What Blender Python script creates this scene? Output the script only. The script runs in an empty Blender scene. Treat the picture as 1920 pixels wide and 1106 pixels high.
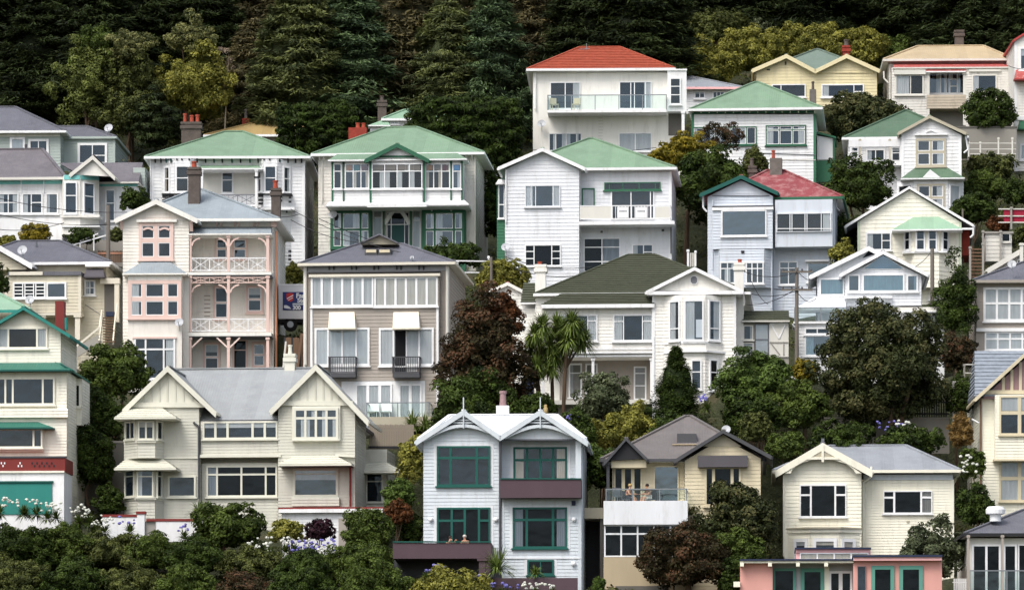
import bpy, bmesh, math, random
import numpy as np
from mathutils import Vector, Matrix
random.seed(7)
SC = bpy.context.scene
COL = SC.collection
# measured camera: focal length in photo pixels, centre column, horizon row
F = 8770.0; CX = 960.0; HZ = 1550.0
def W(px, py, Y):
    return Vector(((px - CX) / F * Y, Y, (HZ - py) / F * Y))

# ------------------------------------------------------------------ materials
def lin(h):
    if isinstance(h, str):
        h = h.lstrip('#'); c = [int(h[i:i+2], 16) / 255 for i in (0, 2, 4)]
    else: c = list(h)
    return [x / 12.92 if x <= .04045 else ((x + .055) / 1.055) ** 2.4 for x in c]
MATS = {}
def newmat(name):
    m = bpy.data.materials.new(name); m.use_nodes = True
    nt = m.node_tree; nt.nodes.clear(); MATS[name] = m
    return m, nt, nt.nodes.new, nt.links.new
def paint(name, hexc, rough=.6, var=.10, scale=.9, stretch=.3, dirt=None, dirt_amt=.0, spec=.3, bump=0., metal=0.):
    """weathered paint: base colour with blotches and vertical streaks"""
    m, nt, N, L = newmat(name)
    out = N('ShaderNodeOutputMaterial'); p = N('ShaderNodeBsdfPrincipled'); L(p.outputs[0], out.inputs[0])
    tc = N('ShaderNodeTexCoord'); mp = N('ShaderNodeMapping'); mp.inputs['Scale'].default_value = (1, 1, stretch)
    L(tc.outputs['Object'], mp.inputs[0])
    n1 = N('ShaderNodeTexNoise'); n1.inputs['Scale'].default_value = scale; n1.inputs['Detail'].default_value = 6; n1.inputs['Roughness'].default_value = .65
    L(mp.outputs[0], n1.inputs[0])
    c = lin(hexc)
    r = N('ShaderNodeValToRGB'); r.color_ramp.elements[0].position = .3; r.color_ramp.elements[1].position = .7
    r.color_ramp.elements[0].color = [x * (1 - var) for x in c] + [1]; r.color_ramp.elements[1].color = [min(.9, x * (1 + var * .4)) for x in c] + [1]
    L(n1.outputs[0], r.inputs[0]); col = r.outputs[0]
    if dirt_amt:
        n2 = N('ShaderNodeTexNoise'); n2.inputs['Scale'].default_value = scale * 2.3; n2.inputs['Detail'].default_value = 8; n2.inputs['Roughness'].default_value = .7
        L(mp.outputs[0], n2.inputs[0])
        r2 = N('ShaderNodeValToRGB'); r2.color_ramp.elements[0].position = .52; r2.color_ramp.elements[1].position = .72
        L(n2.outputs[0], r2.inputs[0])
        mu = N('ShaderNodeMath'); mu.operation = 'MULTIPLY'; mu.inputs[1].default_value = dirt_amt; L(r2.outputs[0], mu.inputs[0])
        mx = N('ShaderNodeMixRGB'); L(mu.outputs[0], mx.inputs[0]); L(col, mx.inputs[1]); mx.inputs[2].default_value = lin(dirt or '#6b6a60') + [1]
        col = mx.outputs[0]
    L(col, p.inputs['Base Color'])
    p.inputs['Roughness'].default_value = rough; p.inputs['Specular IOR Level'].default_value = spec; p.inputs['Metallic'].default_value = metal
    if bump:
        n3 = N('ShaderNodeTexNoise'); n3.inputs['Scale'].default_value = 14; n3.inputs['Detail'].default_value = 5
        L(tc.outputs['Object'], n3.inputs[0])
        b = N('ShaderNodeBump'); b.inputs['Strength'].default_value = bump; b.inputs['Distance'].default_value = .05
        L(n3.outputs[0], b.inputs['Height']); L(b.outputs[0], p.inputs['Normal'])
    return m
def iron(name, hexc, alt=None, alt_amt=0., sheet=.13, rough=.55):
    """corrugated iron: fine ribs, sheet to sheet tone changes, faded / rusty patches"""
    m, nt, N, L = newmat(name)
    out = N('ShaderNodeOutputMaterial'); p = N('ShaderNodeBsdfPrincipled'); L(p.outputs[0], out.inputs[0])
    tc = N('ShaderNodeTexCoord'); sx = N('ShaderNodeSeparateXYZ'); L(tc.outputs['Object'], sx.inputs[0])
    d = N('ShaderNodeMath'); d.operation = 'DIVIDE'; d.inputs[1].default_value = .76; L(sx.outputs[0], d.inputs[0])
    fl = N('ShaderNodeMath'); fl.operation = 'FLOOR'; L(d.outputs[0], fl.inputs[0])
    wn = N('ShaderNodeTexWhiteNoise'); wn.noise_dimensions = '1D'; L(fl.outputs[0], wn.inputs['W'])
    n1 = N('ShaderNodeTexNoise'); n1.inputs['Scale'].default_value = .7; n1.inputs['Detail'].default_value = 8; n1.inputs['Roughness'].default_value = .7
    L(tc.outputs['Object'], n1.inputs[0])
    a = N('ShaderNodeMath'); a.operation = 'MULTIPLY_ADD'; a.inputs[1].default_value = sheet; a.inputs[2].default_value = 1 - sheet / 2
    L(wn.outputs[0], a.inputs[0])
    a2 = N('ShaderNodeMath'); a2.operation = 'MULTIPLY_ADD'; a2.inputs[1].default_value = .5; a2.inputs[2].default_value = -.25; L(n1.outputs[0], a2.inputs[0])
    a3 = N('ShaderNodeMath'); a3.operation = 'ADD'; L(a.outputs[0], a3.inputs[0]); L(a2.outputs[0], a3.inputs[1])
    mx = N('ShaderNodeMixRGB'); mx.blend_type = 'MULTIPLY'; mx.inputs[0].default_value = 1; mx.inputs[1].default_value = [x * (1 if 'white' in name else .76) for x in lin(hexc)] + [1]
    L(a3.outputs[0], mx.inputs[2]); col = mx.outputs[0]
    if alt:
        n2 = N('ShaderNodeTexNoise'); n2.inputs['Scale'].default_value = 1.6; n2.inputs['Detail'].default_value = 10; n2.inputs['Roughness'].default_value = .75
        L(tc.outputs['Object'], n2.inputs[0])
        r2 = N('ShaderNodeValToRGB'); r2.color_ramp.elements[0].position = .47; r2.color_ramp.elements[1].position = .62; L(n2.outputs[0], r2.inputs[0])
        mu = N('ShaderNodeMath'); mu.operation = 'MULTIPLY'; mu.inputs[1].default_value = alt_amt; L(r2.outputs[0], mu.inputs[0])
        m2 = N('ShaderNodeMixRGB'); L(mu.outputs[0], m2.inputs[0]); L(col, m2.inputs[1]); m2.inputs[2].default_value = [x * .76 for x in lin(alt)] + [1]; col = m2.outputs[0]
    L(col, p.inputs['Base Color']); p.inputs['Roughness'].default_value = rough; p.inputs['Specular IOR Level'].default_value = .35
    wv = N('ShaderNodeTexWave'); wv.inputs['Scale'].default_value = 2.1; L(tc.outputs['Object'], wv.inputs[0])
    b = N('ShaderNodeBump'); b.inputs['Strength'].default_value = .25; b.inputs['Distance'].default_value = .03
    L(wv.outputs[0], b.inputs['Height']); L(b.outputs[0], p.inputs['Normal'])
    return m
def leafmat(name, dark, light, mid=None, transl=.22):
    m, nt, N, L = newmat(name)
    out = N('ShaderNodeOutputMaterial'); at = N('ShaderNodeAttribute'); at.attribute_name = 'tone'
    r = N('ShaderNodeValToRGB'); r.color_ramp.elements[0].color = [x * .86 for x in lin(dark)] + [1]; r.color_ramp.elements[1].color = [x * .86 for x in lin(light)] + [1]
    if mid: e = r.color_ramp.elements.new(.5); e.color = [x * .86 for x in lin(mid)] + [1]
    L(at.outputs['Fac'], r.inputs[0])
    d = N('ShaderNodeBsdfPrincipled'); d.inputs['Roughness'].default_value = .55; d.inputs['Specular IOR Level'].default_value = .1
    L(r.outputs[0], d.inputs['Base Color'])
    t = N('ShaderNodeBsdfTranslucent'); L(r.outputs[0], t.inputs[0])
    mx = N('ShaderNodeMixShader'); mx.inputs[0].default_value = transl; L(d.outputs[0], mx.inputs[1]); L(t.outputs[0], mx.inputs[2]); L(mx.outputs[0], out.inputs[0])
    return m
def glassmat(name, tint, refl):
    m, nt, N, L = newmat(name)
    out = N('ShaderNodeOutputMaterial'); t = N('ShaderNodeBsdfTransparent'); t.inputs[0].default_value = lin(tint) + [1]
    g = N('ShaderNodeBsdfGlossy'); g.inputs['Roughness'].default_value = .03; g.inputs[0].default_value = (.66, .83, 1, 1)
    tc = N('ShaderNodeTexCoord'); n = N('ShaderNodeTexNoise'); n.inputs['Scale'].default_value = .9; L(tc.outputs['Object'], n.inputs[0])
    b = N('ShaderNodeBump'); b.inputs['Strength'].default_value = .5; b.inputs['Distance'].default_value = .05; L(n.outputs[0], b.inputs['Height']); L(b.outputs[0], g.inputs['Normal'])
    mx = N('ShaderNodeMixShader'); mx.inputs[0].default_value = refl; L(t.outputs[0], mx.inputs[1]); L(g.outputs[0], mx.inputs[2]); L(mx.outputs[0], out.inputs[0])
    return m

for a in [('white', '#e4e5e6'), ('white_cool', '#dfe2e6'), ('white_warm', '#ebe9e2'), ('trim_white', '#ecedee'),
          ('old_white', '#d8d6ce'), ('ivory', '#eeebd9'), ('cream', '#ddd2aa'), ('pale_cream', '#eeebdc'), ('shell', '#e8e3da'), ('pale_blue', '#ccd3dc'), ('grey_blue', '#ced6dc'),
          ('stone', '#c9c8bc'), ('stone_trim', '#d9d8ca'), ('taupe', '#a49c93'), ('taupe_dark', '#8a8078'), ('sage', '#aab5b0'), ('tan', '#d3c8ab'), ('beige', '#cbc4b0'), ('beige_trim', '#d9d3c4'),
          ('salmon', '#dec2b8'), ('salmon_pale', '#e4cdc3'), ('pink_wall', '#d9a096'), ('pink_trim', '#efb9b8'), ('orange_trim', '#d89a7c'),
          ('teal', '#2c8077'), ('teal_dark', '#19574f'), ('green_trim', '#2c6048'), ('green_mid', '#33694e'), ('aqua', '#7fcac6'), ('green_door', '#1f4a48'), ('jade', '#5b9385'),
          ('charcoal', '#4b4c50'), ('black_trim', '#26272b'), ('plum', '#54434a'), ('maroon', '#7a2e2a'), ('red_trim', '#b04644'), ('mauve', '#9a7c7e'), ('concrete', '#8e8a82'), ('concrete_dark', '#65625d'),
          ('navy', '#27304a'), ('tan_wall', '#b3a488'), ('grey_trim', '#a9abad'), ('timber', '#8f8577'), ('timber_grey', '#9a9790'), ('timber_brown', '#6d5441'), ('pole_wood', '#6f6860'), ('lead', '#6d7077'),
          ('olive_stone', '#b5ae9a'), ('awning', '#f0e6d2'), ('awning_dark', '#555257'), ('pale_green', '#cdd8bf')]:
    paint(*a, **(dict(dirt='#8b867b', dirt_amt=.3, scale=1.1, stretch=.2) if a[0] in ('white','white_cool','white_warm','trim_white','ivory','shell','stone','pale_blue','grey_blue','pale_cream','taupe','tan','beige','cream') else {}))
paint('weathered_white', '#d9d6cf', dirt='#8d877c', dirt_amt=.55, scale=1.6)
paint('weathered_tan', '#b5aa98', dirt='#7b7064', dirt_amt=.5, scale=1.6)
paint('rust_red', '#a9504c', dirt='#cdbab0', dirt_amt=.6, scale=2.2, stretch=.8)
paint('brick_red', '#933a2e', rough=.85, var=.25, scale=5, stretch=1, bump=.4)
paint('pot_red', '#a44c39', rough=.8, var=.25, scale=5, stretch=1)
paint('chimney_brown', '#5e5550', rough=.9, var=.3, scale=3, stretch=1, bump=.4)
paint('chimney_grey', '#6f6a65', rough=.9, var=.25, scale=3, stretch=1, bump=.4)
paint('interior', '#1c222c', rough=.9, var=.5, scale=1.1, stretch=1.2)
paint('interior_black', '#0e0f12', rough=.9, var=.3)
paint('interior_warm', '#2b2521', rough=.9, var=.5, scale=1.3, stretch=1.2)
paint('interior_blue', '#26313f', rough=.9, var=.4, scale=1., stretch=1.2)
paint('interior_grey', '#383a3d', rough=.9, var=.5, scale=1.4, stretch=1.)
paint('curtain', '#cfcfcd', rough=.9, var=.18, scale=5, stretch=.08)
paint('curtain_warm', '#cfc3b2', rough=.9, var=.2, scale=5, stretch=.08)
paint('blind', '#b9c4c8', rough=.8, var=.06)
paint('skin', '#d09a7c', rough=.5, var=.05); paint('hair_blonde', '#b89b66', var=.2, scale=20); paint('hair_dark', '#2b211c', var=.2, scale=20); paint('hair_grey', '#c9c4bd', var=.2, scale=20)
paint('cloth_dark', '#2e2f3a', rough=.9); paint('cloth_light', '#cfc9c0', rough=.9); paint('cloth_red', '#8d4a4f', rough=.9)
paint('orange_glass', '#c9823a'); paint('teal_glass', '#3e7f83'); paint('red_glass', '#7c3f44'); paint('blue_glass', '#2f86c4'); paint('dull_glass', '#8b7f73')
paint('sign_blue', '#26336f', rough=.4, var=.04); paint('sign_red', '#c8332f', rough=.4, var=.04); paint('sign_white', '#eef0f2', rough=.4, var=.03); paint('truck_grey', '#d8d9dc', rough=.35, var=.08)
paint('tyre', '#191919', rough=.9); paint('red_cloth', '#98203a', rough=.8); paint('dish', '#b9bcc0', rough=.4); paint('steel', '#8b9095', rough=.35, metal=.6)
paint('bark', '#5b4b3c', rough=.95, var=.35, scale=4, stretch=.2); paint('bark_pale', '#8d8172', rough=.95, var=.3, scale=4, stretch=.2); paint('bark_dead', '#b9a892', rough=.95, var=.2, scale=4)
iron('iron_green', '#86a488', '#96b197', .35); iron('iron_mint', '#a0c4a8', None); iron('iron_forest', '#5f7b63', '#7a8a78', .3); iron('iron_grey', '#a8acae', '#b9bcbc', .35, rough=.5)
iron('iron_slate', '#6f7079', '#83848b', .4); iron('iron_lilac', '#777277', '#918c8e', .4, sheet=.16); iron('iron_bluegrey', '#a0abb2', '#b2bcc2', .35); iron('iron_white', '#e6e9ec'); iron('iron_tan', '#d2bd99', '#dcc9a8', .4)
iron('iron_ochre', '#bca36f', '#b8915a', .4); iron('iron_red', '#98494d', '#c9a09c', .55, rough=.7); iron('iron_teal', '#3f7f6e', None); iron('iron_dull', '#7c7674', '#8b8684', .35); iron('iron_sage', '#7e9084', '#8f9d90', .35)
iron('iron_cool', '#a3a8af', '#b3b8be', .4)
paint('tile_red', '#a34f39', rough=.75, var=.25, scale=2.5, stretch=1, dirt='#e08a6a', dirt_amt=.25); paint('tile_green', '#4c5040', rough=.85, var=.22, scale=2.5, stretch=1); paint('slate_blue', '#8d959f', rough=.7, var=.3, scale=3, stretch=1)
glassmat('glass', '#dfe3e6', .06); glassmat('glass_bright', '#dfe3e6', .10); glassmat('glass_soft', '#dfe3e6', .04); glassmat('glass_blue', '#a5bcc6', .16); glassmat('glass_dark', '#b8c0c8', .022); glassmat('rail_glass', '#e2edea', .07)

# ------------------------------------------------------------------ mesh builder
class MB:
    def __init__(s): s.v = []; s.f = []; s.m = []
    def poly(s, pts, mi=0):
        n = len(s.v); s.v += [tuple(p) for p in pts]; s.f.append(list(range(n, n + len(pts)))); s.m.append(mi)
    def hexa(s, p, mi=0):
        n = len(s.v); s.v += [tuple(q) for q in p]
        for f in ((0,3,2,1),(4,5,6,7),(0,1,5,4),(1,2,6,5),(2,3,7,6),(3,0,4,7)):
            s.f.append([n + i for i in f]); s.m.append(mi)
    def box(s, x0, x1, y0, y1, z0, z1, mi=0):
        s.hexa([(x0,y0,z0),(x1,y0,z0),(x1,y1,z0),(x0,y1,z0),(x0,y0,z1),(x1,y0,z1),(x1,y1,z1),(x0,y1,z1)], mi)
    def fbox(s, fc, u0, u1, n0, n1, z0, z1, mi=0):
        t = fc.to3
        s.hexa([t(u0,n1,z0),t(u1,n1,z0),t(u1,n0,z0),t(u0,n0,z0),t(u0,n1,z1),t(u1,n1,z1),t(u1,n0,z1),t(u0,n0,z1)], mi)
    def prism(s, fc, poly, n0, n1, mi=0):
        a = [fc.to3(u, n1, z) for u, z in poly]; b = [fc.to3(u, n0, z) for u, z in poly]
        k = len(poly); s.poly(a, mi); s.poly(b[::-1], mi)
        for i in range(k):
            j = (i + 1) % k; s.poly([a[j], a[i], b[i], b[j]], mi)
    def slab(s, pts, th, mi=0):
        a = [Vector(p) for p in pts]; b = [p - Vector((0, 0, th)) for p in a]
        k = len(a); s.poly(a, mi); s.poly(b[::-1], mi)
        for i in range(k):
            j = (i + 1) % k; s.poly([a[j], a[i], b[i], b[j]], mi)
    def beam(s, p, q, w, h, mi=0, up=(0, 0, 1)):
        p = Vector(p); q = Vector(q); d = (q - p).normalized(); up = Vector(up)
        if abs(d.dot(up)) > .98: up = Vector((0, 1, 0))
        r = d.cross(up).normalized(); uu = r.cross(d).normalized(); r *= w / 2; uu *= h / 2
        s.hexa([p-r-uu, p+r-uu, q+r-uu, q-r-uu, p-r+uu, p+r+uu, q+r+uu, q-r+uu], mi)
    def cyl(s, p, q, r0, r1=None, n=10, mi=0, cap=True):
        r1 = r0 if r1 is None else r1
        p = Vector(p); q = Vector(q); d = (q - p).normalized()
        a = d.orthogonal().normalized(); b = d.cross(a)
        A = [p + (a * math.cos(t) + b * math.sin(t)) * r0 for t in [2*math.pi*i/n for i in range(n)]]
        B = [q + (a * math.cos(t) + b * math.sin(t)) * r1 for t in [2*math.pi*i/n for i in range(n)]]
        for i in range(n):
            j = (i + 1) % n; s.poly([A[i], A[j], B[j], B[i]], mi)
        if cap: s.poly(A[::-1], mi); s.poly(B, mi)
    def lathe(s, c, prof, n=12, mi=0):
        c = Vector(c); R = [[c + Vector((r*math.cos(2*math.pi*i/n), r*math.sin(2*math.pi*i/n), z)) for i in range(n)] for r, z in prof]
        for A, B in zip(R, R[1:]):
            for i in range(n):
                j = (i + 1) % n; s.poly([A[i], A[j], B[j], B[i]], mi)
        s.poly(R[0][::-1], mi); s.poly(R[-1], mi)
    def build(s, name, mats, parent=None, smooth=False):
        me = bpy.data.meshes.new(name); me.from_pydata(s.v, [], s.f); 
        if isinstance(mats, str): mats = [mats]
        for m in mats: me.materials.append(MATS[m])
        if len(mats) > 1: me.polygons.foreach_set('material_index', s.m)
        if smooth:
            bm = bmesh.new(); bm.from_mesh(me); bmesh.ops.remove_doubles(bm, verts=bm.verts, dist=1e-4); bm.to_mesh(me); bm.free()
            me.polygons.foreach_set('use_smooth', [True] * len(me.polygons))
        me.update()
        o = bpy.data.objects.new(name, me); COL.objects.link(o)
        if parent: o.parent = parent
        return o
def tag(o, label=None, cat=None, group=None, kind=None):
    if label: o['label'] = label
    if cat: o['category'] = cat
    if group: o['group'] = group
    if kind: o['kind'] = kind
    return o
def empty(name, loc, rz=0):
    o = bpy.data.objects.new(name, None); o.location = loc; o.rotation_euler = (0, 0, rz); o.empty_display_size = .5
    COL.objects.link(o); return o

# ------------------------------------------------------------------ houses
class Face:
    """a vertical plane of a house: origin, direction along it; outward normal to the right of the direction"""
    def __init__(s, h, o, u):
        s.h = h; s.o = o; l = math.hypot(*u); s.u = (u[0]/l, u[1]/l); s.n = (s.u[1], -s.u[0])
    def to3(s, u, n, z):
        return Vector((s.o[0] + s.u[0]*u + s.n[0]*n, s.o[1] + s.u[1]*u + s.n[1]*n, z))
    def uv(s, zx, zy):
        h = s.h; px = h.z[0] + zx / h.z[2]; py = h.z[1] + zy / h.z[2]
        dx, dy = (px - CX) / F, 1.0
        c, sn = math.cos(h.rz), math.sin(h.rz)
        rot = lambda a, b: (c*a + sn*b, -sn*a + c*b)
        Cl = rot(-h.O.x, -h.O.y); dl = rot(dx, dy)
        den = dl[0]*s.n[0] + dl[1]*s.n[1]
        t = ((s.o[0]-Cl[0])*s.n[0] + (s.o[1]-Cl[1])*s.n[1]) / den
        p = (Cl[0] + dl[0]*t, Cl[1] + dl[1]*t); zz = t * (HZ - py) / F - h.O.z
        return ((p[0]-s.o[0])*s.u[0] + (p[1]-s.o[1])*s.u[1], zz)
    def rect(s, x0, y0, x1, y1):
        xm = (x0 + x1) / 2
        return s.uv(x0, y1)[0], s.uv(x1, y1)[0], s.uv(xm, y1)[1], s.uv(xm, y0)[1]
HOUSES = []
class House:
    def __init__(s, name, label, Y, px, base, deg=0, crop=(0,0,1), D=9, w=None, group=None, cat='house'):
        s.O = W(px, base, Y); s.rz = -math.radians(deg); s.z = crop; s.D = D
        s.root = empty(name, s.O, s.rz); tag(s.root, label, cat, group)
        s.b = {}; s.uid = 0; s.Y = Y; s.w = w; HOUSES.append(s); s.foot = []
        s.rng = random.Random(len(HOUSES))
    def face(s, d=0): return Face(s, (0, d), (1, 0))
    def P(s, zx, zy, d): u, z = s.face(d).uv(zx, zy); return Vector((u, d, z))
    def mb(s, name, mat):
        k = (name, mat, s.uid)
        if k not in s.b: s.b[k] = MB()
        return s.b[k]
    def own(s, name, mat, mb, parent=None, smooth=False): return mb.build(name, mat, parent or s.root, smooth)
    def done(s):
        for (n, m, _), b in s.b.items(): b.build(n, m, s.root)
        s.b = {}
    # -- walls
    def boards(s, mb, fc, poly, pitch, pr=.027, off=0.):
        zs = [p[1] for p in poly]; z0, z1 = min(zs), max(zs)
        def rng(z):
            us = []
            for (ua, za), (ub, zb) in zip(poly, poly[1:] + poly[:1]):
                if (za - z) * (zb - z) <= 0 and abs(za - zb) > 1e-6:
                    us.append(ua + (ub - ua) * (z - za) / (zb - za))
            return (min(us), max(us)) if len(us) > 1 else None
        z = z0
        while z < z1 - .02:
            zt = min(z + pitch, z1); a = rng(z + .002); b = rng(zt - .002)
            if a and b:
                t = fc.to3
                mb.poly([t(a[0], off+pr, z), t(a[1], off+pr, z), t(b[1], off+.004, zt), t(b[0], off+.004, zt)])
                mb.poly([t(a[0], off, z), t(a[1], off, z), t(a[1], off+pr, z), t(a[0], off+pr, z)])
            z = zt
    def wall(s, pts, d=0, D=None, mat='white', b=.19, yb=None, down=2.5, sides='lr', corner=None, name='wall'):
        s.uid += 1
        D = s.D if D is None else D
        fc = s.face(d); top = [fc.uv(*p) for p in pts]
        zb = -down if yb is None else fc.uv(pts[0][0], yb)[1]
        xl, xr = top[0][0], top[-1][0]
        mb = s.mb(name, mat)
        mb.prism(fc, [(xl, zb)] + top + [(xr, zb)], -D, 0)
        zc = max(zb, -.6) if yb is None else zb
        if b:
            s.boards(mb, fc, [(xl, zc)] + top + [(xr, zc)], b)
            if 'r' in sides: s.boards(mb, Face(s, (xr, d), (0, 1)), [(0, zc), (0, top[-1][1]), (D, top[-1][1]), (D, zc)], b)
            if 'l' in sides: s.boards(mb, Face(s, (xl, d + D), (0, -1)), [(0, zc), (0, top[0][1]), (D, top[0][1]), (D, zc)], b)
        if corner:
            for x, zt in ((xl + .05, top[0][1]), (xr - .05, top[-1][1])): s.uid += 1; s.mb('corner_board', corner).box(x - .085, x + .085, d - .045, d + .1, zc, zt)
        if d >= -.5 or D > 4: s.foot.append((xl, xr, d, d + D))
        return xl, xr
    def right(s, x, y, d=0):  # right side wall face through the pixel's corner at depth d
        return Face(s, (s.face(d).uv(x, y)[0], d), (0, 1))
    def left(s, x, y, d=0, D=None):
        D = D or s.D
        return Face(s, (s.face(d).uv(x, y)[0], d + D), (0, -1))
    def bay(s, xl, xa, xb, xr, yt, yb, d, p, mat, b=.19):
        s.uid += 1
        f0, f1 = s.face(d), s.face(d - p)
        l, r = f0.uv(xl, yb)[0], f0.uv(xr, yb)[0]; a, c = f1.uv(xa, yb)[0], f1.uv(xb, yb)[0]
        z0, z1 = f1.rect(xa, yt, xb, yb)[2:]
        plan = [(l, d), (a, d - p), (c, d - p), (r, d)]
        mb = s.mb('bay', mat)
        bot = [Vector((x, y, z0)) for x, y in plan]; tp = [Vector((x, y, z1)) for x, y in plan]
        mb.poly(tp); mb.poly(bot[::-1]); fs = []
        for i in range(3):
            fc = Face(s, plan[i], (plan[i+1][0]-plan[i][0], plan[i+1][1]-plan[i][1])); fs.append(fc)
            L = math.hypot(plan[i+1][0]-plan[i][0], plan[i+1][1]-plan[i][1])
            mb.poly([bot[i], bot[i+1], tp[i+1], tp[i]])
            if b: s.boards(mb, fc, [(0, z0), (0, z1), (L, z1), (L, z0)], b)
        return fs
    # -- roofs
    def slope(s, mb, A, B, R1, R0, n=0, lip=.05):
        A, B, R0, R1 = map(Vector, (A, B, R0, R1))
        if not n:
            pts = [A, B, R1] + ([R0] if (R0 - R1).length > 1e-3 else []); mb.poly(pts); return
        nr = (B - A).cross((R0 + R1) / 2 - A).normalized()
        if nr.z < 0: nr = -nr
        for i in range(n):
            t0, t1 = i / n, (i + 1) / n
            a, b = A.lerp(R0, t0), B.lerp(R1, t0); c, e = B.lerp(R1, t1), A.lerp(R0, t1)
            mb.poly([a + nr*lip, b + nr*lip, c, e]); mb.poly([a, b, b + nr*lip, a + nr*lip])
    def hip(s, x0, x1, ye, rx0, rx1, ry, d=0, D=None, ov=.5, mat='iron_green', gut='trim_white', n=0, fh=.16, ym=None, soffit='old_white', ridge=None, rd=None):
        s.uid += 1
        D = D or s.D; yf, yk = d - ov, d + D + ov; ym = d + (D/2 if ym is None else ym)
        xa, xb, z, _ = s.face(yf).rect(x0, ye, x1, ye)
        fm = s.face(ym); r0, rz = fm.uv(rx0, ry); r1, _ = fm.uv(rx1, ry)
        ym2 = ym if rd is None else ym
        FL, FR, BR, BL = (xa, yf, z), (xb, yf, z), (xb, yk, z), (xa, yk, z); R0, R1 = (r0, ym, rz), (r1, ym, rz)
        mb = s.mb('roof', mat)
        s.slope(mb, FL, FR, R1, R0, n); s.slope(mb, FR, BR, R1, R1, n); s.slope(mb, BL, FL, R0, R0, n); s.slope(mb, BR, BL, R0, R1, n)
        sb = s.mb('soffit', soffit); sb.box(xa+.04, xb-.04, yf+.04, yk-.04, z-fh+.01, z-.03)
        g = s.mb('gutter', gut)
        g.box(xa-.06, xb+.06, yf-.1, yf+.035, z-fh, z-.005); g.box(xb-.035, xb+.1, yf+.036, yk, z-fh, z-.005); g.box(xa-.1, xa+.035, yf+.036, yk, z-fh, z-.005)
        rc = s.mb('ridge_cap', ridge or mat)
        for p, q in ((R0, R1), (FL, R0), (FR, R1)):
            if (Vector(p)-Vector(q)).length > .1: rc.beam(Vector(p)+Vector((0,0,.03)), Vector(q)+Vector((0,0,.03)), .22, .07)
        return xa, xb, z, rz
    def gable(s, ax, ay, lx, ly, rx, ry, d=0, D=5, ov=.4, mat='iron_grey', trim='trim_white', bw=.26, n=0, th=.1, panel=None):
        s.uid += 1
        fc = s.face(d - ov); A = fc.uv(ax, ay); L = fc.uv(lx, ly); R = fc.uv(rx, ry); y0, y1 = d - ov, d + D
        mb = s.mb('roof', mat)
        for E in (L, R):
            pts = [(A[0], y0, A[1]), (E[0], y0, E[1]), (E[0], y1, E[1]), (A[0], y1, A[1])]
            if n: s.slope(mb, pts[1], pts[2], pts[3], pts[0], n)
            mb.slab(pts, th)
        for E, sg in ((L, -1), (R, 1)):
            dz = .03; s.uid += 1; bb = s.mb('bargeboard', trim)
            bb.prism(fc, [(A[0], A[1]+dz), (A[0], A[1]+dz-bw*1.15), (E[0], E[1]+dz-bw*1.05), (E[0]+sg*.05, E[1]+dz)] if sg < 0 else [(A[0], A[1]+dz), (E[0]+.05, E[1]+dz), (E[0], E[1]+dz-bw*1.05), (A[0], A[1]+dz-bw*1.15)], -.03, .06)
        g = s.mb('gutter', trim)
        g.box(L[0]-.1, L[0]+.03, y0+.04, y1, L[1]-.14, L[1]-.005); s.uid += 1; g = s.mb('gutter', trim); g.box(R[0]-.03, R[0]+.1, y0+.04, y1, R[1]-.14, R[1]-.005)
        rc = s.mb('ridge_cap', mat); rc.beam((A[0], y0, A[1]+.03), (A[0], y1, A[1]+.03), .22, .07)
    def shed(s, xt0, xt1, yt, xb0, xb1, yb, dt, db, mat, n=0, trim=None, th=.09, name='roof', soffit=None):
        s.uid += 1
        T = s.face(dt); B = s.face(db)
        t0, t1, zt, _ = T.rect(xt0, yt, xt1, yt); b0, b1, zb, _ = B.rect(xb0, yb, xb1, yb)
        mb = s.mb(name, mat)
        A, Bp, R1, R0 = (b0, db, zb), (b1, db, zb), (t1, dt, zt), (t0, dt, zt)
        s.slope(mb, A, Bp, R1, R0, n)
        s.slope(mb, Bp, (b1, dt, zb), R1, R1, n); s.slope(mb, (b0, dt, zb), A, R0, R0, n)
        sb = s.mb('eave', soffit or trim or mat); sb.box(b0-.03, b1+.03, db-.04, dt, zb-th, zb-.004)
    # -- joinery
    def win(s, fc, x0, y0, x1, y1, spec='1', mat='trim_white', fr=.09, mu=.06, sash=None, cur='?', glass='glass', sill=True, dark='interior', name='window', dep=.11, hood=None, pane=True, off0=0.):
        if isinstance(fc, (int, float)): fc = s.face(fc)
        u0, u1, z0, z1 = fc.rect(x0, y0, x1, y1)
        if u1 < u0: u0, u1 = u1, u0
        fm = MB(); q = off0
        fm.fbox(fc, u0, u1, q, q+dep, z1-fr, z1); fm.fbox(fc, u0, u1, q, q+dep, z0, z0+fr)
        fm.fbox(fc, u0, u0+fr, q, q+dep, z0+fr, z1-fr); fm.fbox(fc, u1-fr, u1, q, q+dep, z0+fr, z1-fr)
        if sill: fm.fbox(fc, u0-.07, u1+.07, q, q+dep+.07, z0-.08, z0-.002)
        if hood: fm.fbox(fc, u0-.12, u1+.12, q, q+dep+.12, z1+.06, z1+.16)
        cols = []
        for c in spec.split():
            w, _, r = c.partition(':'); cols.append((float(w), [float(k) for k in r.split(',')] if r else [1.0]))
        a, b, c0, c1 = u0+fr, u1-fr, z0+fr, z1-fr
        tot = sum(c[0] for c in cols); wfree = (b - a) - mu*(len(cols)-1); u = a; cells = []
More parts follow.
